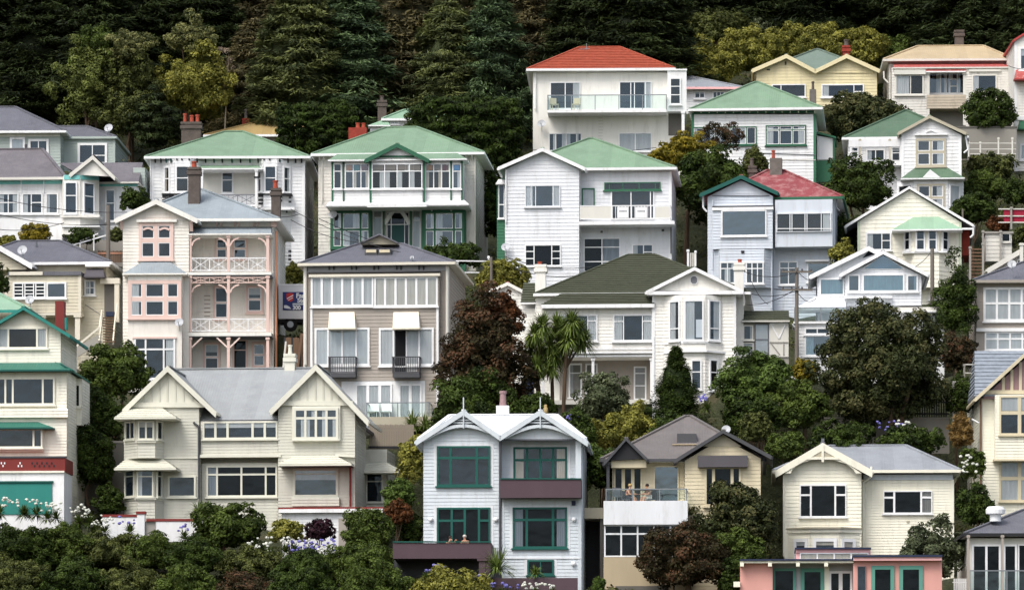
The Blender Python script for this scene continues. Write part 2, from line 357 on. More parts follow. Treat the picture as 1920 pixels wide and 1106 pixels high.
        for i, (w, rows) in enumerate(cols):
            ww = wfree * w / tot
            if i < len(cols)-1: fm.fbox(fc, u+ww, u+ww+mu, q, q+dep-.012, c0, c1)
            hf = (c1 - c0) - mu*(len(rows)-1); z = c1
            for j, r in enumerate(rows):
                hh = hf * r / sum(rows); cells.append((u, u+ww, z-hh, z))
                if j < len(rows)-1: fm.fbox(fc, u, u+ww, q, q+dep-.02, z-hh-mu, z-hh)
                z -= hh + mu
            u += ww + mu
        mats = [mat]
        if sash:
            mats.append(sash); k = .045
            for (ua, ub, za, zb) in cells:
                fm.fbox(fc, ua, ub, q, q+dep-.03, zb-k, zb, 1); fm.fbox(fc, ua, ub, q, q+dep-.03, za, za+k, 1)
                fm.fbox(fc, ua, ua+k, q, q+dep-.03, za+k, zb-k, 1); fm.fbox(fc, ub-k, ub, q, q+dep-.03, za+k, zb-k, 1)
        o = fm.build(name, mats, s.root)
        pm = MB(); t = fc.to3
        if pane: pm.poly([t(a, q+.07, c0), t(b, q+.07, c0), t(b, q+.07, c1), t(a, q+.07, c1)], 0)
        pm.poly([t(a, q+.036, c0), t(b, q+.036, c0), t(b, q+.036, c1), t(a, q+.036, c1)], 1)
        if dark == 'interior_black' and glass == 'glass': glass = 'glass_dark'
        if glass == 'glass': glass = s.rng.choice(['glass', 'glass', 'glass_bright', 'glass_soft'])
        if dark == 'interior': dark = s.rng.choice(['interior', 'interior', 'interior_warm', 'interior_blue', 'interior_grey'])
        po = pm.build('pane', [glass, dark], o)
        if cur == '?':
            cur = s.rng.choice(['', 'lr', 'lr', 'l', 'r', 'b', '', 'w'])
        cm = MB(); wd = u1 - u0
        def strip(ua, ub, za, zb, n):
            prev = None
            for i in range(n + 1):
                uu = ua + (ub - ua) * i / n; nn = q + .05 + (.009 if i % 2 else -.008)
                if prev: cm.poly([t(prev[0], prev[1], za), t(uu, nn, za), t(uu, nn, zb), t(prev[0], prev[1], zb)])
                prev = (uu, nn)
        cw = min(.45, .22 * wd)
        if 'l' in cur: strip(a, a + cw, c0, c1, 8)
        if 'r' in cur: strip(b - cw, b, c0, c1, 8)
        if 'f' in cur: strip(a, b, c0, c1, 24)
        if 'L' in cur: strip(a, a + wd * .45, c0, c1, 12)
        if 'R' in cur: strip(b - wd * .45, b, c0, c1, 12)
        if 'b' in cur: strip(a, b, c1 - (c1 - c0) * s.rng.uniform(.2, .4), c1, 2)
        if 'm' in cur:
            for ua, ub, za, zb in cells:
                if s.rng.random() < .6:
                    if s.rng.random() < .5: strip(ua, ua + (ub-ua)*.4, za, zb, 4)
                    else: strip(ub - (ub-ua)*.4, ub, za, zb, 4)
        if cm.v: cm.build('curtain', 'curtain_warm' if 'w' in cur or s.rng.random() < .15 else 'curtain', o)
        return o
    def panel(s, name, fc, x0, y0, x1, y1, n0, n1, mat, parent=None, own=True):
        if isinstance(fc, (int, float)): fc = s.face(fc)
        u0, u1, z0, z1 = fc.rect(x0, y0, x1, y1)
        if not own: s.mb(name, mat).fbox(fc, min(u0,u1), max(u0,u1), n0, n1, z0, z1); return
        m = MB(); m.fbox(fc, min(u0,u1), max(u0,u1), n0, n1, z0, z1); return m.build(name, mat, parent or s.root)
    def box(s, name, x0, y0, x1, y1, d0, d1, mat, own=True, b=0):
        u0, u1, z0, z1 = s.face(d0).rect(x0, y0, x1, y1)
        m = MB() if own else s.mb(name, mat); m.box(u0, u1, d0, d1, z0, z1)
        if b:
            s.boards(m, s.face(d0), [(u0, z0), (u0, z1), (u1, z1), (u1, z0)], b)
            s.boards(m, Face(s, (u1, d0), (0, 1)), [(0, z0), (0, z1), (d1-d0, z1), (d1-d0, z0)], b)
        return m.build(name, mat, s.root) if own else None
    def post(s, x, y0, y1, d, w=.13, mat='trim_white', name='veranda_post'):
        f = s.face(d); u, zt = f.uv(x, y0); _, zb = f.uv(x, y1); m = MB(); m.box(u-w/2, u+w/2, d-w/2, d+w/2, zb, zt)
        m.box(u-w*.75, u+w*.75, d-w*.75, d+w*.75, zt-.14, zt-.02); return m.build(name, mat, s.root)
    def beam(s, name, p, q, w, h, mat, own=True):
        m = MB(); m.beam(s.P(*p), s.P(*q), w, h); return m.build(name, mat, s.root)
    def stroke(s, name, fc, pts, w, n0, n1, mat, own=True):
        """a flat moulding that follows a line on a wall plane"""
        if isinstance(fc, (int, float)): fc = s.face(fc)
        m = MB() if own else s.mb(name, mat); P = [fc.uv(*p) for p in pts]
        for (u0, z0), (u1, z1) in zip(P, P[1:]):
            l = math.hypot(u1-u0, z1-z0) or 1; nx, nz = -(z1-z0)/l*w/2, (u1-u0)/l*w/2
            m.prism(fc, [(u0-nx, z0-nz), (u1-nx, z1-nz), (u1+nx, z1+nz), (u0+nx, z0+nz)], n0, n1)
        return m.build(name, mat, s.root) if own else None
    def area(s, name, fc, pts, n0, n1, mat):
        if isinstance(fc, (int, float)): fc = s.face(fc)
        m = MB(); m.prism(fc, [fc.uv(*p) for p in pts], n0, n1); return m.build(name, mat, s.root)
    def rail(s, x0, x1, yt, yb, d, kind='bars', mat='trim_white', name='railing', step=.14, side=0., posts=0):
        f = s.face(d); u0, u1, zb, zt = f.rect(x0, yt, x1, yb); m = MB(); mats = [mat]
        segs = [(f, u0, u1)]
        if side: segs.append((Face(s, (u1, d), (0, 1)), 0, side)); segs.append((Face(s, (u0, d + side), (0, -1)), 0, side))
        for fc, a, b in segs:
            m.fbox(fc, a, b, -.03, .03, zt-.06, zt)
            if kind != 'glass': m.fbox(fc, a, b, -.025, .025, zb+.02, zb+.07)
            n = max(1, int((b - a) / step))
            if kind == 'bars':
                for i in range(n + 1): uu = a + (b-a)*i/n; m.fbox(fc, uu-.018, uu+.018, -.015, .015, zb+.07, zt-.06)
            elif kind == 'glass':
                mats = [mat, 'rail_glass']; n = max(1, int((b-a)/1.4))
                for i in range(n + 1): uu = a + (b-a)*i/n; m.fbox(fc, max(a, uu-.03), min(b, uu+.03), -.025, .025, zb, zt-.06)
                t = fc.to3; m.poly([t(a, 0, zb+.05), t(b, 0, zb+.05), t(b, 0, zt-.06), t(a, 0, zt-.06)], 1)
            elif kind == 'x':
                n = max(1, round((b-a)/1.25))
                for i in range(n):
                    ua, ub = a+(b-a)*i/n, a+(b-a)*(i+1)/n; t = fc.to3
                    m.beam(t(ua, 0, zb+.05), t(ub, 0, zt-.05), .026, .032); m.beam(t(ua, .002, zt-.05), t(ub, .002, zb+.05), .026, .032)
                    m.fbox(fc, ua-.025, ua+.025, -.02, .02, zb, zt); 
                    for k in range(1, 4): uu = ua+(ub-ua)*k/4; m.fbox(fc, uu-.012, uu+.012, -.01, .01, zb+.05, zt-.05)
            elif kind == 'wire':
                for k in range(1, 4): zz = zb+(zt-zb)*k/4; m.fbox(fc, a, b, -.012, .012, zz-.012, zz+.012)
                n = max(1, int((b-a)/1.3))
                for i in range(n+1): uu = a+(b-a)*i/n; m.fbox(fc, max(a,uu-.03), min(b,uu+.03), -.03, .03, zb, zt-.05)
        return m.build(name, mats, s.root)
    def chim(s, x0, x1, yt, yb, d, mat='chimney_brown', pots=(), potmat='pot_red', cap=True, dp=.7):
        f = s.face(d); u0, u1, zb, zt = f.rect(x0, yt, x1, yb); m = MB(); m.box(u0, u1, d, d+dp, zb-1.2, zt)
        if cap: m.box(u0-.08, u1+.08, d-.08, d+dp+.08, zt-.42, zt-.2); m.box(u0-.05, u1+.05, d-.05, d+dp+.05, zt-.12, zt+.03)
        o = m.build('chimney', mat, s.root)
        for a, b, y in pots:
            ua, ub, _, zz = f.rect(a, y, b, yt); r = (ub-ua)/2; pm = MB()
            pm.lathe(((ua+ub)/2, d+dp/2, zt), [(r, 0), (r*.85, (zz-zt)*.4), (r*.8, (zz-zt)*.8), (r, (zz-zt)*.84), (r, zz-zt)]); pm.build('chimney_pot', potmat, o)
        return o
    def dish(s, x, y, r, d, mat='dish', yaw=.5, stem=True):
        c = s.P(x, y, d); R = r / s.z[2] / F * s.Y; m = MB()
        ax = Vector((math.sin(yaw) * -.3, -1, .45)).normalized(); a = ax.orthogonal().normalized(); b = ax.cross(a)
        rings = [[c + ax*(.28*R*(k/4)**2) + (a*math.cos(t)+b*math.sin(t))*R*k/4 for t in [i*math.pi/8 for i in range(16)]] for k in range(5)]
        for A, B in zip(rings, rings[1:]):
            for i in range(16): m.poly([A[i], A[(i+1)%16], B[(i+1)%16], B[i]])
        tip = c + ax * R * 1.1 - Vector((0, 0, R*.35))
        m.cyl(c - Vector((0,0,R*.95)) + ax*.1, tip, .02, n=6); m.box(tip.x-.06, tip.x+.06, tip.y-.06, tip.y+.06, tip.z-.04, tip.z+.06)
        if stem: m.cyl(c - ax*.02, c - ax*.12 + Vector((0,.1,-R*1.6)), .03, n=6)
        return m.build('satellite_dish', mat, s.root)
    def bracket(s, x, y, d, mat, h=.3, w=.1, dep=.4):
        u, z = s.face(d).uv(x, y); m = MB(); f = Face(s, (u, d), (1, 0))
        m.hexa([(u-w/2,d-.06,z-h),(u+w/2,d-.06,z-h),(u+w/2,d,z-h),(u-w/2,d,z-h),(u-w/2,d-dep,z),(u+w/2,d-dep,z),(u+w/2,d,z),(u-w/2,d,z)])
        return m.build('eave_bracket', mat, s.root)
    def pipe(s, pts, r, mat, name='downpipe'):
        P = [s.P(*p) for p in pts]; m = MB()
        for a, b in zip(P, P[1:]): m.cyl(a, b, r, n=8)
        return m.build(name, mat, s.root)
# ================================================================= THE HOUSES
ZT=(0,190,4.007); ZO=(260,200,3.567); ZP=(580,200,3.567); ZM=(0,430,4.008); ZI=(205,340,2.989); ZJ=(540,430,2.989); ZA=(0,550,2.633)
Z1=(205,670,3.457); Z2=(470,670,3.253); ZC=(735,740,3.022); ZD=(1090,760,3.197); ZE=(1370,810,3.736); ZH=(1780,640,2.373); ZQ=(920,250,3.813)
ZK=(960,470,3.687); ZR=(1300,270,3.35); ZL=(1380,450,4.097); ZS=(1570,190,3.814); ZZ=(1270,60,3.814); ZB=(1640,50,4.097); ZY=(970,70,4.608); ZN=(1800,380,3.95); ZF=(1380,560,8.508)
def arc(x0, y0, x1, y1, sag, n=10):
    return [(x0 + (x1-x0)*i/n, y0 + (y1-y0)*i/n - sag*math.sin(math.pi*i/n)) for i in range(n+1)]

# ---- villa with green roof and green framed enclosed verandah (third row, middle)
h = House('villa', 'white villa with dark green gable and coloured panes in its enclosed upper verandah', 302, 750, 492, 4, ZP, 10)
h.wall([(60,322),(1115,322)], mat='weathered_white', b=.22)
h.hip(18, 1165, 310, 515, 720, 140, mat='iron_green')
h.wall([(150,362),(1025,362)], d=-2, D=2, mat='white', yb=655)
h.shed(190, 985, 312, 128, 1052, 352, -.45, -2.45, 'iron_green', trim='trim_white')
h.wall([(415,345),(588,290),(757,345)], d=-2.25, D=1, yb=655, mat='white')
h.gable(587, 248, 376, 356, 797, 356, d=-2.25, D=3.5, mat='iron_green', trim='green_trim', bw=.24)
h.area('gable_panel', -2.25, [(480,328),(587,270),(690,328)], .03, .07, 'white')
h.stroke('gable_rail', -2.25, [(470,336),(700,336)], .1, .03, .1, 'green_trim')
for x, dd in ((154,-2.05),(229,-2.05),(408,-2.3),(768,-2.3),(948,-2.05),(1020,-2.05)): h.post(x, 365, 640, dd, .1, 'green_trim')
for x0, x1, sp, d, st in ((162,218,'1:.28,.72',-2,()),(238,402,'1:.28,.72 1:.28,.72 1:.28,.72',-2,('orange_glass','teal_glass','red_glass')),(418,757,'1:.28,.72 1:.28,.72 1:.28,.72 1:.28,.72',-2.25,('dull_glass',)*4),(775,943,'1:.28,.72 1:.28,.72 1:.28,.72',-2,('orange_glass','dull_glass','red_glass')),(957,1016,'1:.28,.72',-2,('blue_glass',))):
    w = h.win(d, x0, 382, x1, 552, sp, fr=.07, cur='m')
    for k, c in enumerate(st):
        q = (x1-x0-10)/len(st); h.panel('stained_glass', d, x0+10+q*k, 392, x0+q*(k+1)-4, 426, .052, .058, c, w)
h.box('cornice', 112, 655, 1065, 668, -2.5, 0, 'white'); h.shed(140, 1035, 628, 112, 1065, 654, -2.02, -2.5, 'white', name='skirt_roof')
h.box('cornice', 385, 652, 785, 672, -2.7, -2.48, 'white')
for x0, x1 in ((140,416),(752,1045)):
    u = h.wall([(x0,692),(x1,692)], d=-.7, D=.8, mat='green_trim', b=0)
h.win(-.7, 148, 700, 410, 948, '.5:.5,.5 1.1:.5,.5 .45:.5,.5', 'green_trim', .14, .13, sash='trim_white', cur='m')
h.win(-.7, 766, 700, 1036, 948, '.5:.5,.5 1.1:.5,.5 .45:.5,.5', 'green_trim', .14, .13, sash='trim_white', cur='m')
h.win(0, 424, 692, 492, 870, '1:.25,.75', cur='f'); h.win(0, 688, 692, 748, 950, '1:.25,.75', cur='f')
h.stroke('arch', 0, arc(505,790,672,790,100), .25, .02, .2, 'white')
h.win(0, 518, 708, 668, 935, '.35:.35,.65 1.3:.35,.65 .35:.35,.65', 'trim_white', .05, .05, cur='', dark='interior_black')
h.panel('door', 0, 552, 794, 636, 935, .05, .1, 'green_door')
for x in (497, 680): h.post(x, 690, 930, -.2, .12, 'green_trim')
for x in (165,300,430,560,690,820,950): h.bracket(x, 690, -.72, 'white', .12, .08, .3)
h.chim(262, 382, 140, 205, 3.5, 'brick_red', [(305,338,106),(345,374,106)], cap=False)
h.dish(158, 725, 30, -1.2); h.pipe([(1108,330,-.1),(1108,960,-.1)], .05, 'old_white'); h.pipe([(85,330,-.1),(85,640,-.1)], .05, 'old_white')
for x in (70,100,1050,1090): h.bracket(x, 330, -.02, 'weathered_white')
h.done()

# ---- villa with two bays (third row, left of the last)
h = House('villa', 'white bay villa with pale green roof and a large dark chimney with red pots', 302, 430, 500, 1, ZO, 10)
h.wall([(85,350),(1108,350)], mat='white', b=.22, corner='trim_white')
h.hip(45, 1140, 332, 575, 700, 168, mat='iron_green')
for X in ((155,240,345,430),(800,835,928,1022)):
    fs = h.bay(*X, 352, 585, 0, .8, 'white', b=.22); h.bay(X[0]+3, X[1], X[2], X[3]-3, 590, 1080, 0, .8, 'white', b=.22)
    l, m_, r = fs
    if X[0] < 500:
        h.win(l, 176, 402, 214, 578, '1:.46,.54', cur='l'); h.win(m_, 247, 395, 338, 575, '1:.46,.54', cur=''); h.win(r, 360, 402, 410, 575, '1:.46,.54')
    else:
        h.win(m_, 840, 395, 923, 575, '1:.46,.54', cur=''); h.win(r, 962, 402, 1010, 578, '1:.46,.54', cur='r'); h.win(l, 806, 402, 828, 575, '1:.46,.54')
    h.box('sill_band', X[0]-2, 580, X[3]+2, 588, -.9, 0, 'black_trim'); h.box('hood_mould', X[0]+15, 672, X[3]+20, 690, -1.05, 0, 'white')
for x0, x1, y in ((806,838,602),(806,838,628),(806,838,652),(945,965,604),(945,965,632),(1008,1026,612),(1008,1026,640),(990,1000,708),(1006,1026,970),(1006,1026,1000),(1006,1026,1024),(208,238,602),(165,190,606),(165,188,632)):
    h.panel('quoin', 0, x0, y, x1, y+13, .62, .83, 'black_trim')
h.shed(420, 790, 392, 400, 825, 412, 0, -1.6, 'iron_green', trim='trim_white', name='verandah_roof')
h.win(0, 553, 438, 634, 582, '1:.35,.65', cur=''); h.panel('verandah_wall', 0, 425, 442, 780, 585, .03, .035, 'old_white')
h.box('balcony_floor', 420, 655, 790, 668, -1.5, 0, 'trim_white'); h.rail(425, 780, 588, 660, -1.4, 'x', 'lead')
h.post(787, 418, 700, -1.5, .16); h.post(424, 418, 660, -1.5, .14); h.bracket(787, 470, -1.5, 'black_trim', .1, .3, .2)
for x in (112,150,185,217,258,292,340,392,448,505,560,625,682,745,800,840,878,945,1000,1050,1090): h.bracket(x, 352, -.02 if 440 < x < 790 or x < 150 or x > 1030 else -.6, 'teal_dark' if x % 2 else 'black_trim', .24, .09, .35)
h.chim(285, 415, 105, 240, 4, 'chimney_brown', [(292,318,40),(335,368,52),(374,404,48)], dp=1)
h.pipe([(80,350,-.1),(80,620,-.1)], .05, 'trim_white')
h.done()

# ---- ochre roof behind the hedge
h = House('house', 'house with ochre iron roof half hidden behind the clipped dark hedge', 333, 470, 268, 2, ZO, 8)
h.wall([(470,196),(1150,196)], mat='taupe', b=.2); h.hip(440, 1190, 187, 905, 990, 74, mat='iron_ochre', d=0)
h.chim(692, 740, 78, 118, 3, 'brick_red', [(702,726,14)], 'chimney_grey', cap=False); h.win(0, 800, 215, 860, 260, '1 1')
h.done()
h = House('house', 'small white house with mint hip roof between the two clipped hedges', 332, 735, 262, 0, ZP, 7)
h.wall([(498,88),(900,88)], mat='white'); h.hip(490, 950, 80, 640, 800, 22, mat='iron_mint', ov=.3)
h.wall([(408,130),(520,130)], d=-.6, D=4, mat='white'); h.shed(495, 520, 88, 396, 540, 124, .2, -.9, 'iron_mint', trim='trim_white')
h.chim(457, 515, -40, 70, 2, 'chimney_brown', [(470,500,-75)], 'chimney_brown'); h.win(0, 540, 96, 600, 120, '1 1')
h.done()

# ---- left: sage house with slate roof
h = House('house', 'sage grey weatherboard house with slate grey roof and a satellite dish, above the lilac roof', 321, 110, 318, 2, ZT, 9)
h.wall([(-300,245),(455,245)], mat='sage', b=.2); h.hip(-330, 490, 222, -120, 115, 45, mat='iron_slate', d=0)
h.wall([(420,268),(862,268)], d=1.6, D=8, mat='sage', b=.2, corner='sage'); h.hip(300, 870, 266, 420, 650, 190, mat='iron_slate', d=1.6, ov=.15, gut='sage', D=8)
h.panel('frieze', 0, -300, 246, 452, 268, .03, .06, 'white_warm')
h.win(0, 75, 272, 190, 428, '1', fr=.16, cur='f'); h.win(0, 213, 285, 367, 425, '1 1', fr=.16, cur=''); h.win(1.6, 584, 315, 806, 478, '1 1:.6,.4', fr=.16, cur='')
h.dish(818, 205, 34, 3, yaw=2); h.pipe([(195,325,-.4),(195,390,-.4)], .09, 'charcoal', 'flue')
h.done()
# ---- left: lilac roof, aqua frieze
h = House('house', 'white house with faded lilac iron roof, aqua frieze and a gabled corner bay', 299, 150, 472, 3, ZT, 8)
h.wall([(-200,592),(475,592)], mat='white', b=.2); h.hip(-230, 492, 572, -60, 318, 362, mat='iron_lilac', d=0, gut='old_white')
h.wall([(470,600),(1035,600)], d=.8, mat='white', b=.2, D=7)
h.shed(440, 1074, 462, 700, 1040, 606, 5, .4, 'iron_lilac', trim='old_white')
h.wall([(1000,500),(1090,500)], d=2.5, D=4, mat='sage', b=.2)
h.panel('frieze', 0, -200, 594, 470, 624, .03, .06, 'aqua'); h.panel('frieze', .8, 740, 618, 1030, 640, .03, .06, 'aqua')
for x in (160, 330): h.panel('batten', 0, x-4, 594, x+4, 690, .06, .09, 'trim_white')
fs = h.bay(466, 480, 600, 745, 555, 1000, -.1, 1.2, 'white_warm', b=0)
h.gable(697, 410, 528, 548, 862, 572, d=-1.2, D=4, mat='iron_lilac', trim='old_white', bw=.24, ov=.25)
h.area('gable_panel', -1.2, [(560,552),(697,440),(830,566)], -.1, .05, 'white_warm')
h.stroke('frieze', fs[1], [(482,572),(598,572)], .28, .02, .06, 'aqua'); h.stroke('frieze', fs[2], [(604,572),(740,578)], .28, .02, .06, 'aqua')
h.win(fs[1], 486, 606, 582, 848, '1:.42,.58', cur=''); h.win(fs[2], 622, 612, 706, 852, '1:.42,.58', cur='')
h.box('sill_band', 462, 852, 748, 872, -1.45, 0, 'white_warm'); h.box('sill_band', 462, 935, 748, 945, -1.45, 0, 'white')
h.win(.8, 792, 662, 868, 905, '1:.42,.58', cur='')
h.win(0, -190, 690, -30, 848, '1:.45,.55 1:.45,.55'); h.win(0, -15, 690, 142, 848, '1:.45,.55 1:.45,.55', cur='lr'); h.win(0, 165, 690, 322, 848, '.8 1:.45,.55', cur='l'); h.win(0, 343, 690, 440, 848, '1', cur='l')
h.panel('plinth', 0, -200, 880, 468, 1100, .03, .08, 'white')
h.done()

# ---- white house with green pyramid roof (third row centre right)
h = House('house', 'white house with plain front gable, pale green pyramid roof and a white balcony', 297, 1100, 532, 4, ZQ, 9)
h.wall([(103,262),(370,128),(633,262)], d=-1, D=8, mat='white_cool', b=.23)
h.gable(370, 108, 56, 246, 674, 250, d=-1, D=5, mat='iron_green', trim='trim_white', bw=.2)
h.wall([(633,272),(1290,272)], mat='white_cool', b=.23, corner='trim_white')
h.hip(110, 1322, 248, 700, 735, 38, mat='iron_green')
h.win(-1, 246, 372, 498, 527, '.35 .25 1.2 .4', 'white_cool', .06, .05, cur='lr'); h.win(-1, 246, 797, 502, 950, '1:.3,.35,.35 2.2 1:.3,.35,.35', fr=.06, cur='', dark='interior_black')
h.win(0, 652, 395, 744, 545, '1', 'green_mid', .07, cur='f')
h.win(0, 812, 352, 1215, 408, '.3 1 1.2 1.2 .3', 'green_mid', .06, .05, cur='', sash=None); h.win(0, 860, 410, 1170, 618, '1 1 .12', fr=.07, cur='', sill=False)
h.box('balcony_floor', 630, 628, 1314, 652, -1.6, 0, 'trim_white'); h.rail(640, 1285, 515, 615, -1.5, 'bars', 'trim_white', side=1.5, step=.2)
for x0, x1 in ((905,985),(1035,1118)):
    o = h.panel('railing_panel', -1.5, x0, 527, x1, 606, -.01, .05, 'trim_white')
    for k in range(6): h.panel('emblem', -1.5, x0+16+k*9, 553, x0+22+k*9, 563, .05, .056, 'lead', o)
h.panel('railing_panel', -1.5, 640, 525, 860, 612, -.03, .02, 'old_white'); h.panel('railing_panel', -1.5, 1180, 525, 1282, 612, -.03, .02, 'old_white')
h.win(0, 666, 750, 927, 990, '1:.26,.45,.29 1:.26,.45,.29', fr=.06, cur='R', dark='interior_black'); h.win(0, 1012, 795, 1160, 905, '1 .8:.5,.5', fr=.06, cur='l')
h.wall([(45,362),(106,362)], d=2, D=4, mat='green_mid', b=.2); h.win(2, 56, 368, 100, 610, '1:.6,.4', fr=.05, cur=''); h.shed(55, 103, 330, 40, 106, 355, 2.2, 1.6, 'white', name='porch_roof')
h.dish(108, 815, 32, -1.35); h.pipe([(1290,640,-.1),(1290,860,-.1)], .05, 'lead'); h.pipe([(110,262,-1.1),(110,640,-1.1)], .05, 'trim_white'); h.box('meter_box', 1222, 685, 1240, 700, -.12, 0, 'charcoal')
h.panel('wall_light', 0, 786, 698, 802, 712, .02, .12, 'lead')
h.done()

# ---- big white house with red tile roof
h = House('house', 'large white stucco house with red tiled hip roof and a long glass fronted balcony', 322, 1140, 305, 2, ZY, 9)
h.wall([(135,305),(1440,305)], mat='white_warm', b=0)
h.hip(88, 1357, 270, 540, 885, 88, mat='tile_red', n=13, ridge='tile_red')
h.win(0, 283, 390, 545, 622, '1 1', fr=.06, cur='r'); h.win(0, 880, 385, 1160, 622, '1.1 .3 1.1 .5', fr=.06, cur='r'); h.win(0, 272, 830, 556, 985, '.6 1 1 .4', fr=.06, cur='m'); h.win(0, 876, 828, 1162, 988, '1 1', fr=.06, cur='f')
h.box('balcony_floor', 260, 628, 1290, 650, -1.7, 0, 'trim_white'); h.rail(262, 1288, 497, 628, -1.65, 'glass', 'steel', side=1.6)
h.wall([(1297,285),(1462,285)], d=-1, D=6, yb=642, mat='white', b=0); h.win(-1, 1316, 352, 1414, 585, '1:.3,.33,.35', cur='')
h.panel('parapet', -1, 1292, 276, 1466, 290, -.1, .08, 'trim_white')
h.panel('recess_shade_panel', 0, 1305, 650, 1422, 850, .01, .03, 'concrete_dark'); h.post(1432, 642, 850, -.9, .2)  # flat dark sheet paints the shade of the opening under the tower
h.dish(210, 750, 36, -.5); h.pipe([(155,300,-.15),(155,620,-.15)], .06, 'trim_white'); h.pipe([(597,55,3.8),(597,120,3.8)], .025, 'steel', 'aerial'); h.beam('aerial_arm', (530,106,3.8), (625,100,3.8), .03, .03, 'steel')
for k in range(9): h.panel('brick_patch', 0, 700, 668+k*26, 738, 676+k*26, .002, .012, 'old_white')
h.done()
# ---- roof to its right
h = House('house', 'house with blue-grey iron roof glimpsed between the red tiled house and the green pyramid roof', 335, 1330, 205, 0, ZZ, 8)
h.wall([(-200,412),(440,412)], mat='white'); h.hip(-250, 475, 395, -100, 66, 313, mat='iron_cool', gut='pink_trim'); h.win(0, 120, 425, 200, 480, '1 1'); h.win(0, 250, 425, 340, 480, '1 1 1')
h.done()
# ---- white with green pyramid roof, green frieze
h = House('house', 'white weatherboard house with pale green pyramid roof and a dark green bracketed frieze', 316, 1420, 350, 5, ZZ, 9)
h.wall([(105,590),(988,590)], mat='white', b=.22, corner='green_mid'); h.hip(88, 1032, 545, 555, 578, 360, mat='iron_green', gut='trim_white')
h.panel('frieze', 0, 105, 552, 985, 584, .03, .06, 'green_trim')
for k in range(16): h.panel('frieze_block', 0, 108+k*58, 556, 116+k*58, 582, .06, .2, 'pale_green')
h.win(0, 632, 668, 920, 812, '1:.2,.8 1:.2,.8 1:.2,.8', 'green_trim', .07, .05, sash='trim_white', cur='lr'); h.win(0, 110, 680, 567, 812, '.6 .8 1 1 .6', 'green_trim', .07, .06, sash='trim_white', cur='m')
h.stroke('band', 0, [(600,868),(990,880)], .04, .03, .07, 'lead'); h.stroke('band', 0, [(600,912),(990,918)], .04, .03, .07, 'old_white')
h.wall([(1000,742),(1118,762)], d=1.4, D=4, mat='white', b=0, yb=915); h.panel('frame', 1.4, 1112, 765, 1126, 960, .0, .1, 'green_mid'); h.panel('porch_base', 1.4, 985, 922, 1112, 1075, .0, .12, 'green_mid')
m = MB(); m.slab([h.P(996,712,1.1), h.P(1134,748,1.1), h.P(1134,748,1.1)+Vector((0,4.5,0)), h.P(996,712,1.1)+Vector((0,4.5,0))], .12); h.own('porch_roof', 'green_mid', m)
h.chim(945, 992, 412, 520, 7, 'chimney_grey', [(958,980,350)], 'chimney_brown', cap=False); h.pipe([(352,440,2.5),(352,500,2.5)], .07, 'lead', 'flue')
h.done()
# ---- cream double gable
h = House('house', 'pale yellow weatherboard house with two front gables and a sage hip roof', 336, 1530, 192, 3, ZZ, 9)
h.wall([(565,290),(780,185),(985,282)], mat='cream', b=.22, sides='l'); h.wall([(985,282),(1210,185),(1428,285)], mat='cream', b=.22, sides='r')
h.gable(780, 163, 538, 270, 988, 276, D=4, mat='iron_sage', trim='cream', bw=.26); h.gable(1210, 163, 984, 276, 1444, 272, D=4, mat='iron_sage', trim='cream', bw=.26)
h.hip(560, 1430, 285, 990, 1010, 126, d=1.5, D=9, mat='iron_sage', gut='cream')
h.stroke('band', 0, [(1000,292),(1400,292)], .07, .02, .09, 'cream'); h.panel('gable_vent', 0, 768, 214, 780, 238, .02, .06, 'charcoal'); h.panel('wall_vent', 0, 640, 266, 662, 276, .02, .06, 'charcoal')
h.win(0, 675, 375, 918, 470, '.5 1.5', fr=.08, cur=''); h.win(0, 1030, 375, 1335, 470, '2 .55:.6,.4', fr=.09, cur='l')
h.chim(1183, 1232, 100, 165, 2.5, 'brick_red', [(1190,1228,52)], 'chimney_brown')
h.done()
# ---- tan roof weathered house
h = House('house', 'weathered white house with sandy tan hip roof and a red trimmed enclosed verandah', 334, 1775, 245, 2, ZB, 9)
h.wall([(110,282),(1035,282)], mat='weathered_white', b=.2); h.hip(72, 1062, 248, 330, 835, 152, mat='iron_tan', gut='old_white')
h.panel('frieze', 0, 105, 258, 1030, 286, .03, .1, 'mauve'); h.shed(150, 1030, 284, 140, 1042, 312, 0, -1.6, 'rust_red', trim='old_white', name='verandah_roof')
h.wall([(130,322),(400,322)], d=-1.5, D=1.6, mat='weathered_white'); h.wall([(700,322),(1038,322)], d=-1.5, D=1.6, mat='weathered_white'); h.box('spandrel', 398, 525, 702, 630, -1.5, 0, 'weathered_tan', b=.2)
h.box('valance', 392, 330, 704, 352, -1.55, -1.4, 'rust_red'); h.box('sunshade', 150, 335, 392, 368, -1.75, -1.5, 'old_white'); h.box('sunshade', 395, 342, 700, 352, -1.7, -1.5, 'trim_white'); h.box('sunshade', 725, 330, 968, 346, -1.65, -1.5, 'old_white')
h.win(-1.5, 158, 370, 376, 528, '1.2 1', 'old_white', cur='L'); h.win(-.2, 415, 355, 690, 520, '1.1 .5 .3 .7:.3,.35,.35 .6', 'white', cur='m'); h.win(-1.5, 748, 370, 938, 505, '1', 'old_white', cur='l')
for x in (410, 690): h.post(x, 355, 760, -1.4, .2, 'old_white')
h.panel('recess_shade_panel', 0, 420, 635, 690, 780, .03, .06, 'timber_grey')  # flat grey sheet paints the shadow below the spandrel
h.chim(617, 684, 30, 150, 4.6, 'chimney_brown'); h.pipe([(70,345,-.5),(72,400,-.5),(105,435,-.5)], .06, 'old_white')
h.done()
